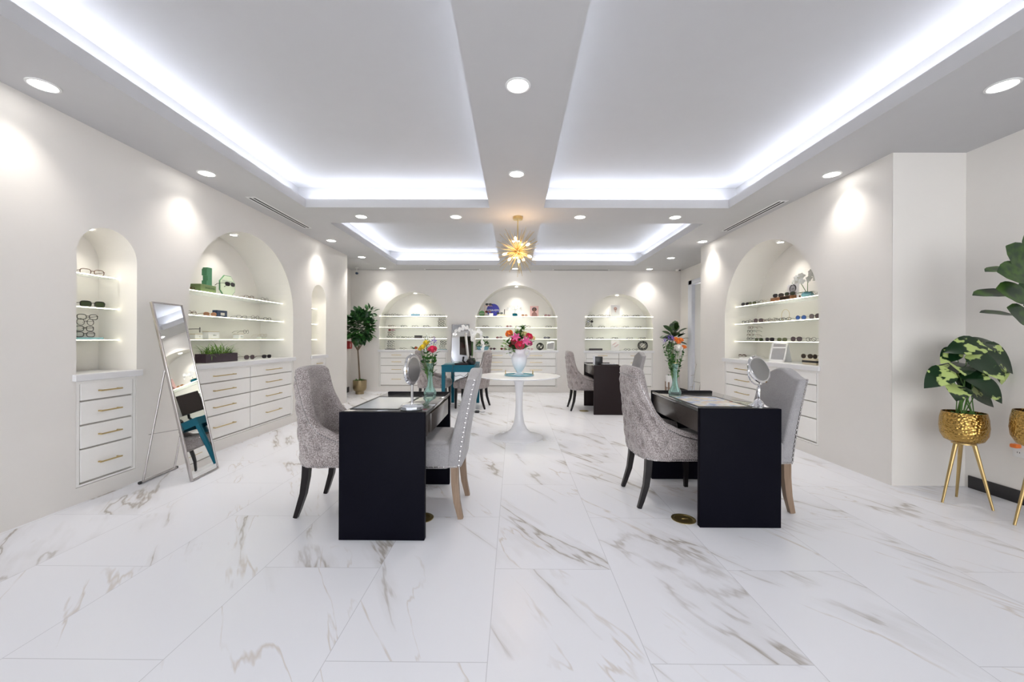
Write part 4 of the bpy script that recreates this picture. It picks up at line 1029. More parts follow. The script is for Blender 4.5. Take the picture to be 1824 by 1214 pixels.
def flower(kind, name, base, head, r, mat, label, group=None, ax=None, leaves=2, stem='stem'):
    """a cut flower: stem from base to head, bloom, a few leaves"""
    b = Vector(base); h = Vector(head); t = thing(name, label, 'flower', base, 0, group); d = h - b
    A = Vector(ax) if ax else (d.normalized() + Vector((0, -.9, .1)))
    mid = d * .5 + Vector((0, 0, d.z * .08))
    MB().tube([(0, 0, 0), mid, d - A.normalized() * r * .4], [.0028, .0026, .0022], 6).build('stem', M[stem], t)
    m = MB()
    if kind == 'rose': rose(m, d, r, A)
    elif kind == 'lily': lily(m, d, r, A)
    elif kind == 'spray':
        rn = random.Random(int(abs(head[0] * 1e4)))
        for i in range(26): m.ball(d + Vector((rn.gauss(0, r * .5), rn.gauss(0, r * .4), rn.gauss(0, r * .7))), r * .17, 6, 4)
    m.build('bloom', M[mat], t)
    if leaves:
        m = MB(); rn = random.Random(int(abs(head[2] * 1e4)) + 3)
        for i in range(leaves):
            p = mid.lerp(d, .2 + .5 * i / max(1, leaves)); a = rn.uniform(0, 2 * PI)
            m.leaf(p, (math.cos(a), math.sin(a), .5), .05, .028, pr_oval, (0, 0, 1), .4)
        m.build('leaves', M['leafy'], t)
    return t
def greenery(name, base, pts, label, L=.06, W=.025, n=7, mat='leafy', group=None, stemr=.002, prof=pr_oval, seed=1, cat='foliage'):
    t = thing(name, label, cat, base, 0, group); b = Vector(base); ms = MB(); ml = MB(); rn = random.Random(seed)
    for e in pts:
        d = Vector(e) - b; mid = d * .5 + Vector((0, 0, .12 * d.length)); path = [Vector((0, 0, 0)), mid, d]
        ms.tube(path, [stemr * 1.2, stemr, stemr * .7], 5)
        for i in range(n):
            u = .3 + .7 * (i + 1) / n; p = (path[0] * (1 - u) ** 2 + mid * 2 * u * (1 - u) + d * u * u); a = rn.uniform(0, 2 * PI)
            dr_ = Vector((math.cos(a), math.sin(a), rn.uniform(-.1, .8))) + d.normalized() * .6
            ml.leaf(p, dr_, L * rn.uniform(.7, 1.2), W * rn.uniform(.8, 1.2), prof, (0, 0, 1), .35, .12, 5)
    ms.build('stems', M['stem'], t); ml.build('leaves', M[mat], t); return t
# centre bouquet; pixel columns and rows at the depth of the urn
def C(px, py, dy=0.0): d = 4.90 + dy; return (wx(px, d), d, wz(px, py, d))
cb = (.062, 4.90, 1.02)
gb = 'flowers in the white urn'
for kd, nm, px, py, dy, r, mt, lb in (
    ('rose', 'rose', 907, 594, -.05, .048, 'opetal', 'orange bloom at upper left of the urn bouquet'),
    ('lily', 'lily', 919, 601, -.13, .060, 'lpink', 'pink lily left of centre in the urn bouquet'),
    ('rose', 'rose', 917, 607, -.10, .050, 'rpetal', 'deep red rose at centre left of the urn bouquet'),
    ('rose', 'rose', 926, 615, -.14, .056, 'pink', 'magenta red rose low in the middle of the urn bouquet'),
    ('lily', 'lily', 936, 608, -.16, .062, 'lpink', 'open pink lily at right front of the urn bouquet'),
    ('rose', 'rose', 934, 595.5, -.02, .042, 'cream', 'cream rose at upper right of the urn bouquet'),
    ('rose', 'rose', 942.5, 599, -.04, .045, 'pink', 'magenta rose at far right of the urn bouquet'),
    ('rose', 'rose', 912, 614, -.06, .036, 'rpetal', 'small dark red rose at lower left of the urn bouquet'),
    ('rose', 'rose', 943, 611, -.06, .038, 'lpink', 'dusky pink rose at lower right of the urn bouquet'),
    ('rose', 'rosebud', 950, 602, .0, .026, 'cream', 'small cream bud at the right edge of the urn bouquet'),
    ('rose', 'rosebud', 923, 592, .05, .030, 'lightleaf', 'pale green bud on top of the urn bouquet')):
    flower(kd, nm, cb, C(px, py, dy), r, mt, lb, gb, leaves=2, ax=((px - 926) * .02, -1, .55))
greenery('foliage_sprig', (.05, 4.89, 1.03), [C(903, 610, -.08), C(912, 598, .1), C(921, 588, .05), C(928, 586, .0), C(934, 585, .03), C(940, 605, .1), C(917, 618, -.1), C(930, 603, .1), C(910, 619, -.05), C(938, 618, -.05), C(946, 611, .0)], 'dark green leafy stems filling the urn bouquet', .085, .040, 9, 'leafy', seed=4)
greenery('foliage_sprig', (.04, 4.87, 1.04), [C(897, 606, -.1), C(892, 617, -.12), C(899, 623, -.14), C(905, 629, -.14), C(894, 611, .0)], 'pale ivy trailing from the left of the urn bouquet', .04, .030, 10, 'lightleaf', seed=9)
greenery('foliage_sprig', (.09, 4.88, 1.04), [C(917, 585, .02), C(927, 583, -.02), C(934, 583, -.04)], 'upright yellow green leaves on top of the urn bouquet', .06, .028, 5, 'lightleaf', seed=12)
# bud vases
def bud_vase(x, y, z, label, hgt=.255):
    t = thing('bud_vase', label, 'vase', (x, y, z), 0, 'aqua glass bud vases'); k = hgt / .255
    MB().lathe([(.0, 0), (.046, 0), (.050, .008), (.050, .02), (.040, .04), (.026, .065), (.020, .10), (.018, .15), (.020, .20), (.027, .238), (.031, .255 * k), (.028, .255 * k), (.017, .20), (.014, .15), (.015, .10), (.020, .065), (.030, .04), (.034, .022), (.0, .018)], 36, cap0=False, cap1=False).build('body', M['green_glass'], t)
    MB().tube([(.030 * math.cos(a), .030 * math.sin(a), .255 * k) for a in [2 * PI * i / 24 for i in range(24)]], .002, 6, closed=True).build('gilt_rim', M['brass'], t)
V1 = (-.668, 3.17, TOPZ + .0005); V2 = (1.312, 3.26, TOPZ + .0005)
bud_vase(*V1, 'aqua glass bud vase with yellow and magenta flowers, front left desk'); bud_vase(*V2, 'aqua glass bud vase with orange and white flowers, front right desk')
def A1(px, py, dy=0): d = V1[1] + dy; return (wx(px, d), d, wz(px, py, d))
def A2(px, py, dy=0): d = V2[1] + dy; return (wx(px, d), d, wz(px, py, d))
b1 = (V1[0], V1[1], V1[2] + .03); b2 = (V2[0], V2[1], V2[2] + .03)
g = 'flowers in the front left bud vase'
flower('rose', 'yellow_flower', b1, A1(759, 610), .026, 'yellow', 'yellow bloom at the top of the front left vase', g)
flower('rose', 'yellow_flower', b1, A1(753, 617.5, -.02), .026, 'yellow', 'yellow bloom at centre left of the front left vase', g)
flower('rose', 'yellow_flower', b1, A1(748.5, 621, -.01), .019, 'yellow', 'smallest yellow bloom at far left of the front left vase', g)
flower('rose', 'carnation', b1, A1(770, 622, -.03), .037, 'pink', 'large magenta bloom at right of the front left vase', g)
flower('spray', 'statice', b1, A1(773, 608, .01), .022, 'purple', 'purple spray behind the magenta bloom, front left vase', g)
flower('spray', 'filler_flower', b1, A1(765, 603, .02), .03, 'orchid', 'fine white filler sprays at the top of the front left vase', g, leaves=0)
greenery('foliage_sprig', b1, [A1(752, 633, -.02), A1(760, 630, -.04), A1(770, 634, -.03), A1(776, 630, .01), A1(757, 625, .04), A1(766, 640, -.03), A1(752, 643, -.01), A1(775, 641)], 'dark green leaves around the mouth of the front left vase', .05, .03, 7, seed=21)
greenery('foliage_sprig', b1, [A1(757, 601, .02), A1(761, 598, .01)], 'feathery green sprig rising at top left of front left vase', .03, .008, 10, seed=22)
g = 'flowers in the front right bud vase'
flower('rose', 'orange_flower', b2, A2(1203, 604), .024, 'opetal', 'orange bloom at the upper left of the orange cluster', g)
flower('rose', 'orange_flower', b2, A2(1212, 605, .01), .023, 'opetal', 'orange bloom at the upper right of the orange cluster', g)
flower('rose', 'orange_flower', b2, A2(1207.5, 609, -.02), .021, 'opetal', 'orange bloom at the bottom of the orange cluster', g)
flower('rose', 'rose', b2, A2(1218, 617.5, 0), .020, 'opetal', 'single orange red bloom right of the white bloom', g)
flower('rose', 'peony', b2, A2(1207.5, 619.5, -.03), .036, 'wpetal', 'large white bloom in the middle of the front right vase', g)
flower('rose', 'rosebud', b2, A2(1207, 637, -.02), .015, 'wpetal', 'small white bud low in the front right vase', g)
for px, py, l in ((1192, 600, 'upper'), (1184, 606, 'far left'), (1198, 602, 'middle')): flower('spray', 'statice', b2, A2(px, py), .016, 'purple', '%s purple spray of the front right vase' % l, g)
greenery('foliage_sprig', b2, [A2(1180, 616), A2(1187, 608, .02), A2(1192, 612, -.02), A2(1197, 620), A2(1190, 625), A2(1185, 622, .02), A2(1217, 629, -.02), A2(1213, 642, -.02), A2(1200, 633), A2(1194, 630, -.02)], 'dark green leafy stems of the front right vase', .04, .018, 10, seed=31)

def clump_leaves(mb, c, rx, ry, rz, n, L, W, prof, rn, shell=.75, nl=6, droop=.5, updir=.25):
    c = Vector(c)
    for i in range(n):
        z = 1 - 2 * (i + .5) / n; a = i * 2.39996 + rn.uniform(-.3, .3); rr = math.sqrt(1 - z * z); d = Vector((rr * math.cos(a), rr * math.sin(a), z)); s = rn.uniform(shell - .25, shell)
        p = c + Vector((d.x * rx * s, d.y * ry * s, d.z * rz * s)); dd = d + Vector((rn.uniform(-.5, .5), rn.uniform(-.5, .5), updir + rn.uniform(-.3, .3)))
        mb.leaf(p, dd, L * rn.uniform(.75, 1.15), W * rn.uniform(.8, 1.15), prof, (rn.uniform(-.5, .5), rn.uniform(-1, .2), 1), droop, .12, nl)
# ficus tree in the rear left corner
fx, fy = -3.36, 8.66
t = thing('brass_pot', 'brass footed pot of the tree in the rear left corner', 'plant pot', (fx, fy, 0))
MB().lathe([(.0, 0), (.088, 0), (.090, .045), (.092, .06), (.125, .085), (.142, .13), (.144, .30), (.136, .30), (.132, .26), (.0, .26)], 40, cap0=False, cap1=False).build('body', M['potbrass'], t)
t = thing('ficus_tree', 'bushy dark green ficus tree standing in a brass pot', 'tree', (fx, fy, .262))
rn = random.Random(3); m = MB()
clump_leaves(m, (0, 0, .0), .125, .125, .05, 60, .05, .03, pr_oval, rn, .9, 4); m.build('moss', M['soil'], t)
m = MB().tube([(0, 0, 0), (-.015, 0, .25), (-.03, 0, .50), (-.045, 0, .70)], [.020, .018, .016, .015], 8)
for (x, y, z) in ((-.17, -.05, .98), (-.05, .04, 1.18), (.10, -.02, 1.05), (.2, .0, 1.42), (-.28, 0, 1.22)): m.tube([(-.045, 0, .68), (x * .5 - .02, y * .6, .86), (x, y, z)], [.012, .010, .005], 6)
m.build('trunk', M['bark'], t)
m = MB(); clump_leaves(m, (.015, -.02, 1.20), .16, .13, .22, 80, .15, .09, pr_oval, rn, .95); clump_leaves(m, (.015, -.02, 1.20), .27, .21, .36, 200, .155, .09, pr_oval, rn, .95); clump_leaves(m, (.18, -.02, 1.50), .15, .12, .12, 22, .15, .07, pr_oval, rn, .9)
m.build('foliage', M['ficus'], t)
# small fiddle leaf in the rear right corner
sx_, sy_ = 3.38, 8.60
t = thing('plant_stand', 'light wooden plant stand under the white pot, rear right corner', 'plant stand', (sx_, sy_, 0))
for a in range(4): c_, s_ = math.cos(PI / 4 + a * PI / 2), math.sin(PI / 4 + a * PI / 2); MB().lim(-.014, .014, -.014, .014, 0, .30, .003).build('leg', M['walnut'] if False else M['oakleg'], t, (c_ * .118, s_ * .118, 0))
MB().box((0, 0, .17), (.24, .02, .022), rot=Matrix.Rotation(PI / 4, 4, 'Z')).box((0, 0, .1695), (.24, .02, .022), rot=Matrix.Rotation(-PI / 4, 4, 'Z')).build('crossbar', M['oakleg'], t)
tag(MB().lathe([(0, 0), (.095, 0), (.103, .02), (.103, .26), (.094, .26), (.090, .22), (0, .22)], 36, cap0=False, cap1=False).build('white_pot', M['white'], None, (sx_, sy_, .183)), 'white cylinder pot on a wooden stand, rear right corner', 'plant pot')
t = thing('fiddle_leaf_plant', 'small fiddle leaf plant in the white pot, rear right corner', 'plant', (sx_, sy_, .405))
rn = random.Random(8); MB().tube([(0, 0, 0), (.03, 0, .3), (.02, 0, .62), (.06, 0, 1.0)], [.013, .012, .010, .006], 8).build('trunk', M['bark'], t)
m = MB(); clump_leaves(m, (.06, -.02, .86), .16, .14, .30, 26, .24, .15, pr_fiddle, rn, .6, updir=.5); m.build('foliage', M['fiddle'], t)
m = MB(); clump_leaves(m, (0, 0, .0), .08, .08, .03, 24, .05, .03, pr_oval, rn, .9, 4); m.build('moss', M['soil'], t)

# gold tripod planters by the front right wall
def gold_planter(x, y, Rr, zb, zt, label, lab_rot):
    t = thing('gold_planter', label, 'planter', (x, y, 0), lab_rot, 'hammered gold tripod planters'); h = zt - zb
    MB().lathe([(.0, zb), (Rr * .55, zb), (Rr * .80, zb + h * .08), (Rr * .96, zb + h * .28), (Rr, zb + h * .52), (Rr * .97, zb + h * .80), (Rr * .90, zt), (Rr * .86, zt), (Rr * .92, zb + h * .7), (Rr * .92, zb + h * .5), (0, zb + h * .42)], 56, cap0=False, cap1=False).build('bowl', M['gold'], t)
    MB().lathe([(Rr * .5, zb - .012), (Rr * .5, zb - .0005)], 32).build('ring', M['goldleg'], t)
    for k in range(3):
        a = 2 * PI * k / 3; c_, s_ = math.cos(a), math.sin(a)
        MB().tube([(c_ * Rr * .42, s_ * Rr * .42, zb - .013), (c_ * Rr * 1.12, s_ * Rr * 1.12, 0)], [.014, .0075], 10).build('leg', M['goldleg'], t)
    return t
G1 = (3.336, 2.975); G2 = (3.44, 2.60)
gold_planter(*G1, .130, .452, .675, 'hammered gold tripod planter holding the variegated plant', R(-64))
gold_planter(*G2, .150, .505, .745, 'larger hammered gold tripod planter at the right edge', R(-68))
t = thing('variegated_plant', 'potted plant with large green and cream leaves in the gold planter', 'plant', (G1[0], G1[1], .56))
rn = random.Random(14); m = MB(); clump_leaves(m, (0, 0, .085), .10, .10, .02, 40, .035, .025, pr_oval, rn, .9, 4); m.build('moss', M['soil'], t)
def G(px, py, dy): d = G1[1] + dy; return Vector((wx(px, d) - G1[0], dy, wz(px, py, d) - .56))
LV = [  # centre px,py, depth offset, direction on picture (dx,dz), length
 (1722, 615, -.05, (-.9, .05, -.15), .22), (1746, 612, .02, (.8, .2, .3), .2), (1770, 632, .0, (.75, -.3, -.75), .25), (1745, 645, -.10, (.6, -.5, -.6), .24), (1690, 630, .0, (-.8, -.2, -.5), .15),
 (1708, 650, -.05, (-.5, -.7, -.2), .2), (1672, 668, -.05, (-.9, -.1, -.55), .2), (1733, 672, -.12, (.1, -.8, -.6), .2), (1752, 687, -.08, (.3, -.6, -.7), .19), (1702, 692, -.12, (-.6, -.6, -.3), .19),
 (1740, 700, -.02, (.7, -.3, -.6), .19), (1780, 660, .05, (.3, 0, -1), .16), (1722, 655, .08, (.2, .5, -.2), .2), (1690, 655, .05, (-.3, .6, .1), .18), (1715, 672, .0, (-.2, -.3, -.8), .17)]
ms = MB(); ml = MB()
for i, (px, py, dy, d, L) in enumerate(LV):
    c_ = G(px, py, dy); dd = Vector(d).normalized(); bp_ = c_ - dd * L * .4
    ms.tube([(.055 * math.sin(i * 2.1), .055 * math.cos(i * 2.1), .06), (bp_.x * .45, bp_.y * .45, bp_.z * .65), bp_], [.0036, .003, .0024], 6)
    ml.leaf(bp_, dd, L * 1.15, L * .80, pr_heart, (-.25, -.85, .75), .35, .10, 8)
ms.build('stems', M['stem'], t); ml.build('leaves', M['variegated'], t)
t = thing('fiddle_leaf_fig', 'tall fiddle leaf fig cut off by the right edge, in the larger gold planter', 'plant', (G2[0], G2[1], .61))
rn = random.Random(19); MB().tube([(.09, -.03, -.0), (.11, -.02, .4), (.10, 0, .8), (.12, 0, 1.2)], [.013, .012, .010, .007], 8).tube([(.09, -.03, .03), (.0, -.06, .10), (-.09, -.05, .155)], [.008, .007, .004], 6).build('trunk', M['bark'], t)
ml = MB()
def G2p(px, py, dy): d = G2[1] + dy; return Vector((wx(px, d) - G2[0], dy, wz(px, py, d) - .61))
for (px, py, dy, d, L, W, nr) in (
    (1812, 458, -.05, (-.6, -.2, .45), .19, .15, (-.3, -1, .3)), (1806, 485, -.08, (-.9, -.2, .1), .20, .155, (-.2, -1, .4)), (1806, 522, -.08, (-.8, -.2, .25), .22, .15, (-.3, -1, .5)),
    (1816, 562, -.08, (-.6, -.2, .35), .19, .13, (-.3, -1, .5)), (1775, 479, -.02, (-1, 0, .02), .17, .11, (-.1, -.55, 1)), (1768, 520, -.02, (-1, .0, .06), .26, .13, (-.1, -.65, 1)),
    (1777, 556, -.02, (-1, 0, .22), .24, .10, (.0, -.5, 1)), (1840, 470, .0, (.5, .2, .5), .2, .15, (0, -1, .4)), (1850, 510, -.05, (.6, -.2, .1), .2, .15, (0, -1, .4)), (1850, 550, 0, (.6, 0, -.1), .2, .15, (0, -1, .4)), (1836, 440, .0, (.1, 0, .9), .2, .15, (0, -1, .2))):
    c_ = G2p(px, py, dy); dd = Vector(d).normalized(); k_ = 1.28 if nr[1] == -1 else 1.05; ml.leaf(c_ - dd * L * .5 * k_, dd, L * k_, W * k_, pr_fiddle, nr, .25, .10, 8, .012)
ml.build('foliage', M['fiddle'], t)
# wall outlets
def outlet(x, y, z, rz, label):
    t = thing('wall_outlet', label, 'outlet', (x, y, z), rz)
    MB().lim(-.036, .036, -.006, -.0005, -.057, .057, .002).build('plate', M['white'], t)
    m = MB()
    for s in (-1, 1):
        for q in (-1, 1): m.lim(q * .007 - .0015, q * .007 + .0015, -.0072, -.006, s * .022 - .005, s * .022 + .005)
    m.build('sockets', M['black'], t); MB().lim(-.022, .022, -.05, -.0075, .012, .042, .008).build('orange_plug', M['orange'], t)
outlet(XRF, 2.97, .40, R(-90), 'white wall outlet with orange plug behind the gold planters')
outlet(XLR, 8.72, .46, R(90), 'white wall outlet with orange plug in the rear left corner')

# orchids
def orchid(x, y, z, label, pot, stems, n=9, r=.040, seed=2, potr=.05, poth=.08, potlab='small round pot'):
    p = thing('orchid_pot', potlab, 'plant pot', (x, y, z))
    MB().lathe([(0, 0), (potr * .7, 0), (potr, poth * .35), (potr * 1.02, poth * .6), (potr * .75, poth), (potr * .68, poth), (potr * .8, poth * .6), (0, poth * .55)], 28, cap0=False, cap1=False).build('body', M[pot], p)
    t = thing('orchid', label, 'plant', (x, y, z + poth * .6)); ms = MB(); mb_ = MB(); ml = MB(); rn = random.Random(seed)
    for (pts) in stems:
        mb_ = MB(); P_ = [Vector(q) for q in pts]; ms.tube([(0, 0, 0)] + P_, [.004] + [.0032] * len(P_), 6)
        for i in range(n):
            u = i / max(1, n - 1) * (len(P_) - 1) * .999; k = int(u); q = P_[k].lerp(P_[min(k + 1, len(P_) - 1)], u - k) if len(P_) > 1 else P_[0]
            if q.z < P_[0].z * .0: continue
            c_ = q + Vector((rn.uniform(-.018, .018), rn.uniform(-.035, -.005), rn.uniform(-.018, .018))); ax = Vector((rn.uniform(-.6, .6), -1, rn.uniform(-.2, .3))).normalized(); a = ax.orthogonal().normalized(); b_ = ax.cross(a)
            for j in range(5):
                w = j * 2 * PI / 5; mb_.leaf(c_, a * math.cos(w) + b_ * math.sin(w) + ax * .15, r * rn.uniform(.85, 1.1), r * .85, pr_oval, ax, .2, .1, 3)
        mb_.build('blooms', M['orchid'], t)
    for i in range(4): a = i * PI / 2 + .5; ml.leaf((0, 0, .01), (math.cos(a), math.sin(a), .5), potr * 2, potr * .9, pr_oval, (0, 0, 1), .8, .15, 6)
    ms.build('stems', M['stem'], t); ml.build('leaves', M['leafy'], t)
orchid(-.70, 6.60, .7755, 'white orchid with two tall arching stems on the teal desk', 'black',
       [[(.0, 0, .35), (-.02, 0, .50), (-.10, 0, .56), (-.20, 0, .54), (-.27, 0, .45)], [(.02, 0, .35), (.05, 0, .48), (.12, 0, .50), (.17, 0, .42), (.18, 0, .30), (.17, 0, .20)]], 13, .038, 5, .062, .11, 'black pot of the white orchid on the teal desk')
x, y, z = spot_on('B2', 0, 917, .16)
orchid(x, y, z, 'small white orchid in the middle of the back top shelf', 'teal', [[(0, 0, .12), (-.04, 0, .17), (-.12, 0, .17), (-.17, 0, .13)], [(0, 0, .13), (.05, 0, .18), (.11, 0, .17), (.15, 0, .12)]], 7, .04, 6, .06, .075, 'round teal bowl of the small orchid, middle back shelf')
x, y, z = spot_on('R1', 0, 1436, .25)
orchid(x, y, z, 'white orchid beside the face photo card on the right top shelf', 'tray', [[(0, .12, .16), (.0, .16, .22), (0, .22, .2), (0, .26, .16)], [(0, 0, .16), (.0, -.02, .23), (0, -.07, .24), (0, -.12, .18)]], 7, .045, 7, .06, .06, 'pale teal bowl of the orchid on the right top shelf')
# grassy planter box on the large left countertop
x, y, z = spot_on('L2', 3, 385, .16)
t = thing('planter_box', 'rectangular dark planter box on the large left countertop', 'planter', (x, y, z), R(90))
MB().lim(-.24, .24, -.06, -.05, 0, .095).lim(-.24, .24, .05, .06, 0, .095).lim(-.24, -.23, -.05, .05, 0, .095).lim(.23, .24, -.05, .05, 0, .095).lim(-.23, .23, -.05, .05, 0, .075).build('box', M['darkbox'], t)
t = thing('spider_plant', 'bright green grassy plant spilling over the dark planter box', 'plant', (x, y, z + .0755), R(90)); rn = random.Random(4); m = MB()
for i in range(230):
    px_, py_ = rn.uniform(-.2, .2), rn.uniform(-.035, .035); a = rn.uniform(0, 2 * PI); up_ = rn.uniform(.6, 2.2)
    m.leaf((px_, py_, 0), (math.cos(a) + px_ * 2.5, math.sin(a) * .8 - .2, up_), rn.uniform(.10, .22), .009, pr_blade, (0, 0, 1), rn.uniform(.5, 1.7), .2, 6)
m.build('foliage', M['grass'], t)
# fern bowl, sprig on back countertops
x, y, z = spot_on('B2', 3, 860, .06)
t = thing('ribbed_bowl', 'ribbed teal bowl of ferns at the left of the middle countertop', 'planter', (x, y, z))
m = MB().lathe([(0, 0), (.11, 0), (.125, .02), (.135, .08), (.128, .08), (.0, .07)], 36, cap0=False, cap1=False)
for i in range(30): a = 2 * PI * i / 30; m.tube([(.122 * math.cos(a), .122 * math.sin(a), .012), (.136 * math.cos(a), .136 * math.sin(a), .078)], .005, 5)
m.build('body', M['tray'], t)
t = thing('fern', 'dark green fern clump in the ribbed teal bowl', 'plant', (x, y, z + .0815)); m = MB(); clump_leaves(m, (0, -.01, .03), .13, .08, .07, 90, .07, .035, pr_oval, random.Random(6), .95, 4); m.build('foliage', M['leafy'], t)
x, y, z = spot_on('B1', 3, 737, .10)
t = thing('succulent', 'small spiky green and orange plant on the left back countertop', 'plant', (x, y, z)); m = MB(); rn = random.Random(11)
for i in range(22): a = rn.uniform(0, 2 * PI); m.leaf((0, 0, .01), (math.cos(a), math.sin(a) * .5, rn.uniform(.3, 1.2)), .11, .02, pr_oval, (0, 0, 1), .3, .2, 5)
m.build('leaves', M['leafy'], t); m = MB(); rose(m, (.06, -.03, .035), .033, (0, -1, .6)); m.build('bloom', M['terracotta'], t)

# ------------------------------------------------------------------ mirrors
# leaning floor mirror in front of the left wall
t = thing('floor_mirror', 'tall silver framed standing mirror leaning beside the large left niche', 'mirror', (-2.705, 3.483, 0), R(95.5))
a = math.atan(.32 / 1.5); T = Matrix.Rotation(-a, 4, 'X'); L = 1.534; w = .1725
m = MB(); m.T = T
for s in (-1, 1): m.lim(s * w, s * (w - .014), -.010, .014, 0.004, L, .003)
m.lim(-w + .014, w - .014, -.010, .014, .004, .016, .002).lim(-w + .014, w - .014, -.010, .014, L - .012, L, .002).build('frame', M['steel'], t)
m = MB(); m.T = T; m.lim(-w + .0145, w - .0145, -.004, .004, .0165, L - .0125).build('mirror_glass', M['mirror'], t)
zz = .93; yy0 = math.tan(a) * zz + .02
m = MB()
for s in (-1, 1): m.tube([(s * (w - .01), yy0, zz), (s * (w + .0), .375, .012)], .0075, 8)
m.tube([(-w - .02, .377, .0125), (w + .02, .377, .0125)], .0115, 10).build('rear_stand', M['steel'], t)
for s in (-1, 1): MB().tube([(s * (w + .02), .377, .0125), (s * (w + .035), .377, .0125)], .0125, 10).build('rubber_foot', M['black'], t)
MB().tube([(-w, .335, .40), (0, .20, .405), (w, math.tan(a) * .40 + .016, .41)], .0025, 5).tube([(w, .335, .40), (0, .20, .405), (-w, math.tan(a) * .40 + .016, .41)], .0025, 5).build('brace', M['steel'], t)
# mirror leaning on the back wall between the left and middle niches
t = thing('floor_mirror', 'tall silver framed mirror leaning on the back wall behind the teal desk', 'mirror', (-1.215, 8.74, 0)); a = math.atan(.27 / 1.55); T = Matrix.Rotation(-a, 4, 'X'); w = .20; L = 1.56
m = MB(); m.T = T
for s in (-1, 1): m.lim(s * w, s * (w - .016), -.010, .010, .004, L, .003)
m.lim(-w + .016, w - .016, -.010, .010, .004, .02).lim(-w + .016, w - .016, -.010, .010, L - .016, L).build('frame', M['steel'], t)
m = MB(); m.T = T; m.lim(-w + .0165, w - .0165, -.004, .004, .0205, L - .0165).build('mirror_glass', M['mirror'], t)
# thin metal stand seen edge on by the rear right door
t = thing('easel_stand', 'thin metal easel stand with pegs near the rear right door', 'easel', (3.45, 7.62, 0), R(-90))
MB().lim(-.16, -.148, -.004, .008, .0, .02).tube([(-.15, -.02, .01), (-.15, .09, .74)], .007, 8).tube([(.15, -.02, .01), (.15, .09, .74)], .007, 8).tube([(-.15, .035, .40), (.15, .035, .40)], .005, 6).build('frame', M['steel'], t)
MB().tube([(-.15, -.02, .012), (-.15, -.14, .012), (.15, -.14, .012), (.15, -.02, .012)], .007, 8).build('base_loop', M['steel'], t)
for z_ in (.30, .52): MB().tube([(-.15, .02 + z_ * .07, z_), (-.15, -.05 + z_ * .07, z_ - .01)], .004, 6).build('peg', M['steel'], t)
# vanity mirrors
t = thing('vanity_mirror', 'round chrome mirror on a straight stem and crystal base, front left desk', 'mirror', (-.635, 2.48, TOPZ + .0055), R(76))
m = MB().lathe([(0, 0), (.066, 0), (.072, .006), (.072, .020), (.060, .032), (.030, .036), (0, .036)], 14, cap0=False, cap1=False); m.build('base', M['crystal'], t, smooth=10)
MB().tube([(0, 0, .036), (0, 0, .160)], .0085, 14).build('stem', M['chrome'], t)
def disc_y(mb, r, y0, y1, zc, n=48): mb.prism([(r * math.cos(2 * PI * i / n), zc + r * math.sin(2 * PI * i / n)) for i in range(n)], y0, y1)
m = MB(); disc_y(m, .086, -.012, .012, .247); m.tube([(.086 * math.cos(2 * PI * i / 48), 0, .247 + .086 * math.sin(2 * PI * i / 48)) for i in range(48)], .0125, 8, closed=True); m.build('rim', M['chrome'], t)
for s in (-1, 1): m = MB(); disc_y(m, .0745, s * .0135, s * .0122, .247); m.build('mirror_glass', M['softmirror'], t)
t = thing('vanity_mirror', 'round chrome mirror on a turned pedestal and swivel yoke, front right desk', 'mirror', (1.645, 2.69, TOPZ + .0005), R(22))
MB().lathe([(0, 0), (.062, 0), (.062, .004), (.050, .010), (.034, .020), (.026, .036), (.012, .046), (.008, .052), (.010, .060), (.013, .085), (.015, .11), (.011, .125), (.007, .132), (.010, .140), (.006, .146), (0, .148)], 32, cap0=False, cap1=False).build('pedestal', M['chrome'], t)
MB().tube([(.102 * math.sin(b_), 0, .245 - .102 * math.cos(b_)) for b_ in [R(-90 + 180 * i / 20) for i in range(21)]], .0045, 8).build('yoke', M['chrome'], t)
m = MB(); m.T = Matrix.Translation((0, 0, .245)) @ Matrix.Rotation(R(-20), 4, 'X'); disc_y(m, .088, -.008, .008, 0); m.tube([(.088 * math.cos(2 * PI * i / 48), 0, .088 * math.sin(2 * PI * i / 48)) for i in range(48)], .009, 8, closed=True); m.build('rim', M['chrome'], t)
for s in (-1, 1): m = MB(); m.T = Matrix.Translation((0, 0, .245)) @ Matrix.Rotation(R(-20), 4, 'X'); disc_y(m, .078, s * .0100, s * .0082, 0); m.build('mirror_glass', M['softmirror'], t)

# things on the brown rear desk
Z3 = .7765
t = thing('brochure_holder', 'black box holder standing on the small brown rear desk', 'holder', (1.42, 6.72, Z3)); MB().lim(-.06, .06, -.05, .05, 0, .14, .004).build('body', M['black'], t); MB().lim(-.085, -.061, -.02, .04, 0, .15).build('pale_leaflets', M['paper'], t)
t = thing('laptop', 'closed dark laptop under papers on the small brown rear desk', 'laptop', (1.56, 6.60, Z3)); MB().lim(-.15, .15, -.11, .11, 0, .018, .004).build('body', M['brownblack'], t)
tag(MB().lim(-.11, .11, -.08, .08, 0, .004).box((.02, -.01, .006), (.2, .13, .003), rot=Matrix.Rotation(R(12), 4, 'Z')).build('papers', M['paper'], None, (1.57, 6.63, Z3 + .0185)), 'loose papers lying on the dark laptop, brown rear desk', 'paper')
tag(MB().lim(-.035, .035, -.07, .07, 0, .009, .004).build('phone', M['black'], None, (1.335, 6.50, Z3)), 'black phone lying at the left corner of the brown rear desk', 'phone')
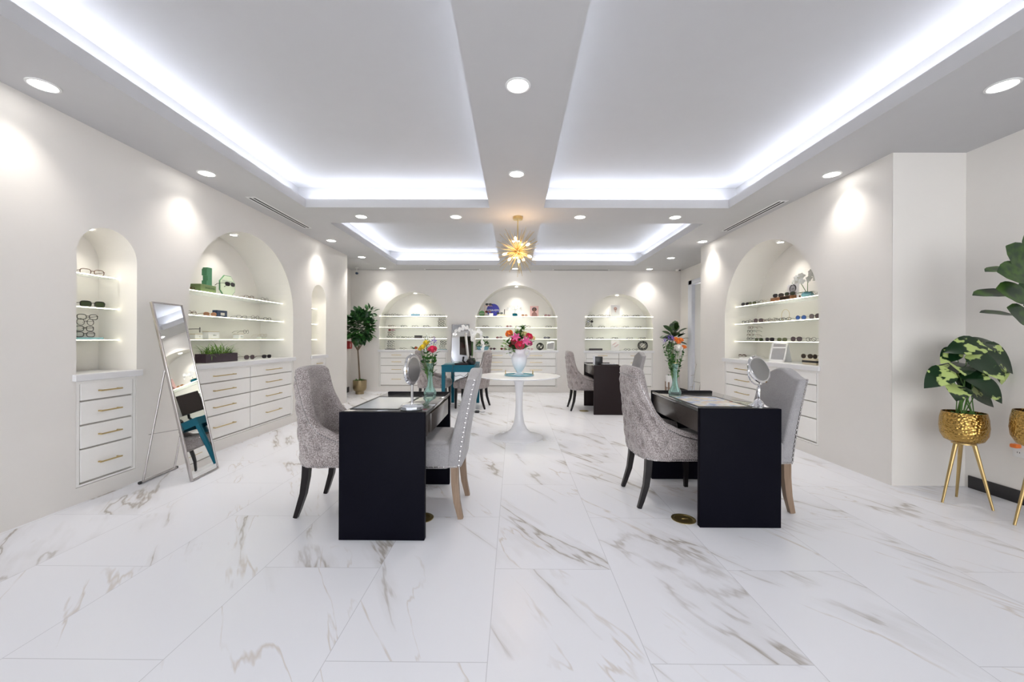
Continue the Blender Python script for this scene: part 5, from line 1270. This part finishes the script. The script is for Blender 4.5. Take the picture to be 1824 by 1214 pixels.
# red fire alarm box and ceiling devices
t = thing('fire_alarm_box', 'red fire alarm box on the wall behind the ficus tree', 'alarm box', (XLR, 8.86, 1.06), R(90)); MB().lim(-.07, .07, -.085, -.0005, -.085, .085, .008).build('body', M['red'], t); MB().lim(-.052, -.03, -.087, -.0855, -.05, .03).build('white_label', M['white'], t)
t = thing('security_camera', 'small dark dome camera in the rear left ceiling corner', 'camera', (-3.45, 8.7, ZC)); MB().lathe([(.035, -.0005), (.035, -.02), (.0, -.022)], 20, cap0=False, cap1=False).build('mount', M['white'], t); MB().ball((0, 0, -.13), .032, 14, 8, (1, 1, .8)).build('dome', M['navy'], t); MB().tube([(0, 0, -.02), (0, 0, -.11)], .006, 6).build('stem', M['white'], t)
t = thing('smoke_detector', 'small grey ceiling device in the rear right corner', 'smoke detector', (3.63, 8.85, ZC)); MB().lathe([(.07, -.0005), (.07, -.02), (.05, -.045), (.0, -.05)], 24, cap0=False, cap1=False).build('housing', M['silver'], t); MB().lim(-.02, .02, -.072, -.03, -.04, -.02).build('lens', M['black'], t)

# ------------------------------------------------------------------ starburst chandelier
t = thing('starburst_chandelier', 'gold starburst chandelier with glowing bulbs hanging from the beam crossing', 'chandelier', (.040, 5.08, 2.32))
MB().lathe([(.0, .4395), (.062, .4395), (.062, .405), (.0, .402)], 36, cap0=False, cap1=False).build('canopy', M['brass'], t)
MB().tube([(0, 0, .402), (0, 0, .05)], .007, 10).build('rod', M['brass'], t)
MB().ball((0, 0, 0), .032, 18, 12).build('hub', M['brass'], t)
sp = MB().tube([(0, 0, .028), (0, 0, .30)], [.0038, .0024], 5); spk = None; rn = random.Random(2)
for i in range(96):
    z_ = 1 - 2 * (i + .5) / 96; a = i * 2.39996; rr = math.sqrt(1 - z_ * z_); d = Vector((rr * math.cos(a), rr * math.sin(a), z_))
    d = (d + Vector((rn.uniform(-.1, .1), rn.uniform(-.1, .1), rn.uniform(-.1, .1)))).normalized()
    if d.z > .97: d = Vector((.3, .1, .95)).normalized()
    if spk is None: o = spk = sp.build('spike', M['brass'], t)
    else: o = spk.copy(); COL.objects.link(o); o.parent = t
    o.rotation_mode = 'QUATERNION'; o.rotation_quaternion = Vector((0, 0, 1)).rotation_difference(d); k = rn.choice((.8, .95, 1.08)); o.scale = (1, 1, k)
bd = [(.128, -.11, .064), (.163, -.06, -.08), (.014, -.11, -.156), (-.114, -.09, -.128), (-.178, -.05, -.05), (-.14, .12, .0), (-.03, -.12, .135), (.06, .14, .12), (.08, .15, -.08)]
for d in bd:
    d = Vector(d); n_ = d.normalized()
    ar = MB().tube([n_ * .028, n_ * .135], .005, 8).tube([n_ * .125, n_ * .150], .011, 10).build('arm', M['brass'], t)
    m = MB(); q = Vector((0, 0, 1)).rotation_difference(n_); m.T = Matrix.Translation(n_ * .150) @ q.to_matrix().to_4x4()
    m.lathe([(.008, 0), (.013, .013), (.016, .028), (.013, .045), (.006, .056), (.0, .058)], 14, cap1=False).build('bulb', M['bulb_on'], ar)
for z_ in (-.06, .1):
    l = bpy.data.lights.new('chandelier_glow', 'POINT'); l.energy = 3; l.color = (1, .66, .38); l.shadow_soft_size = .12
    o = bpy.data.objects.new('chandelier_glow', l); COL.objects.link(o); o.parent = t; o.location = (0, -.02, z_)
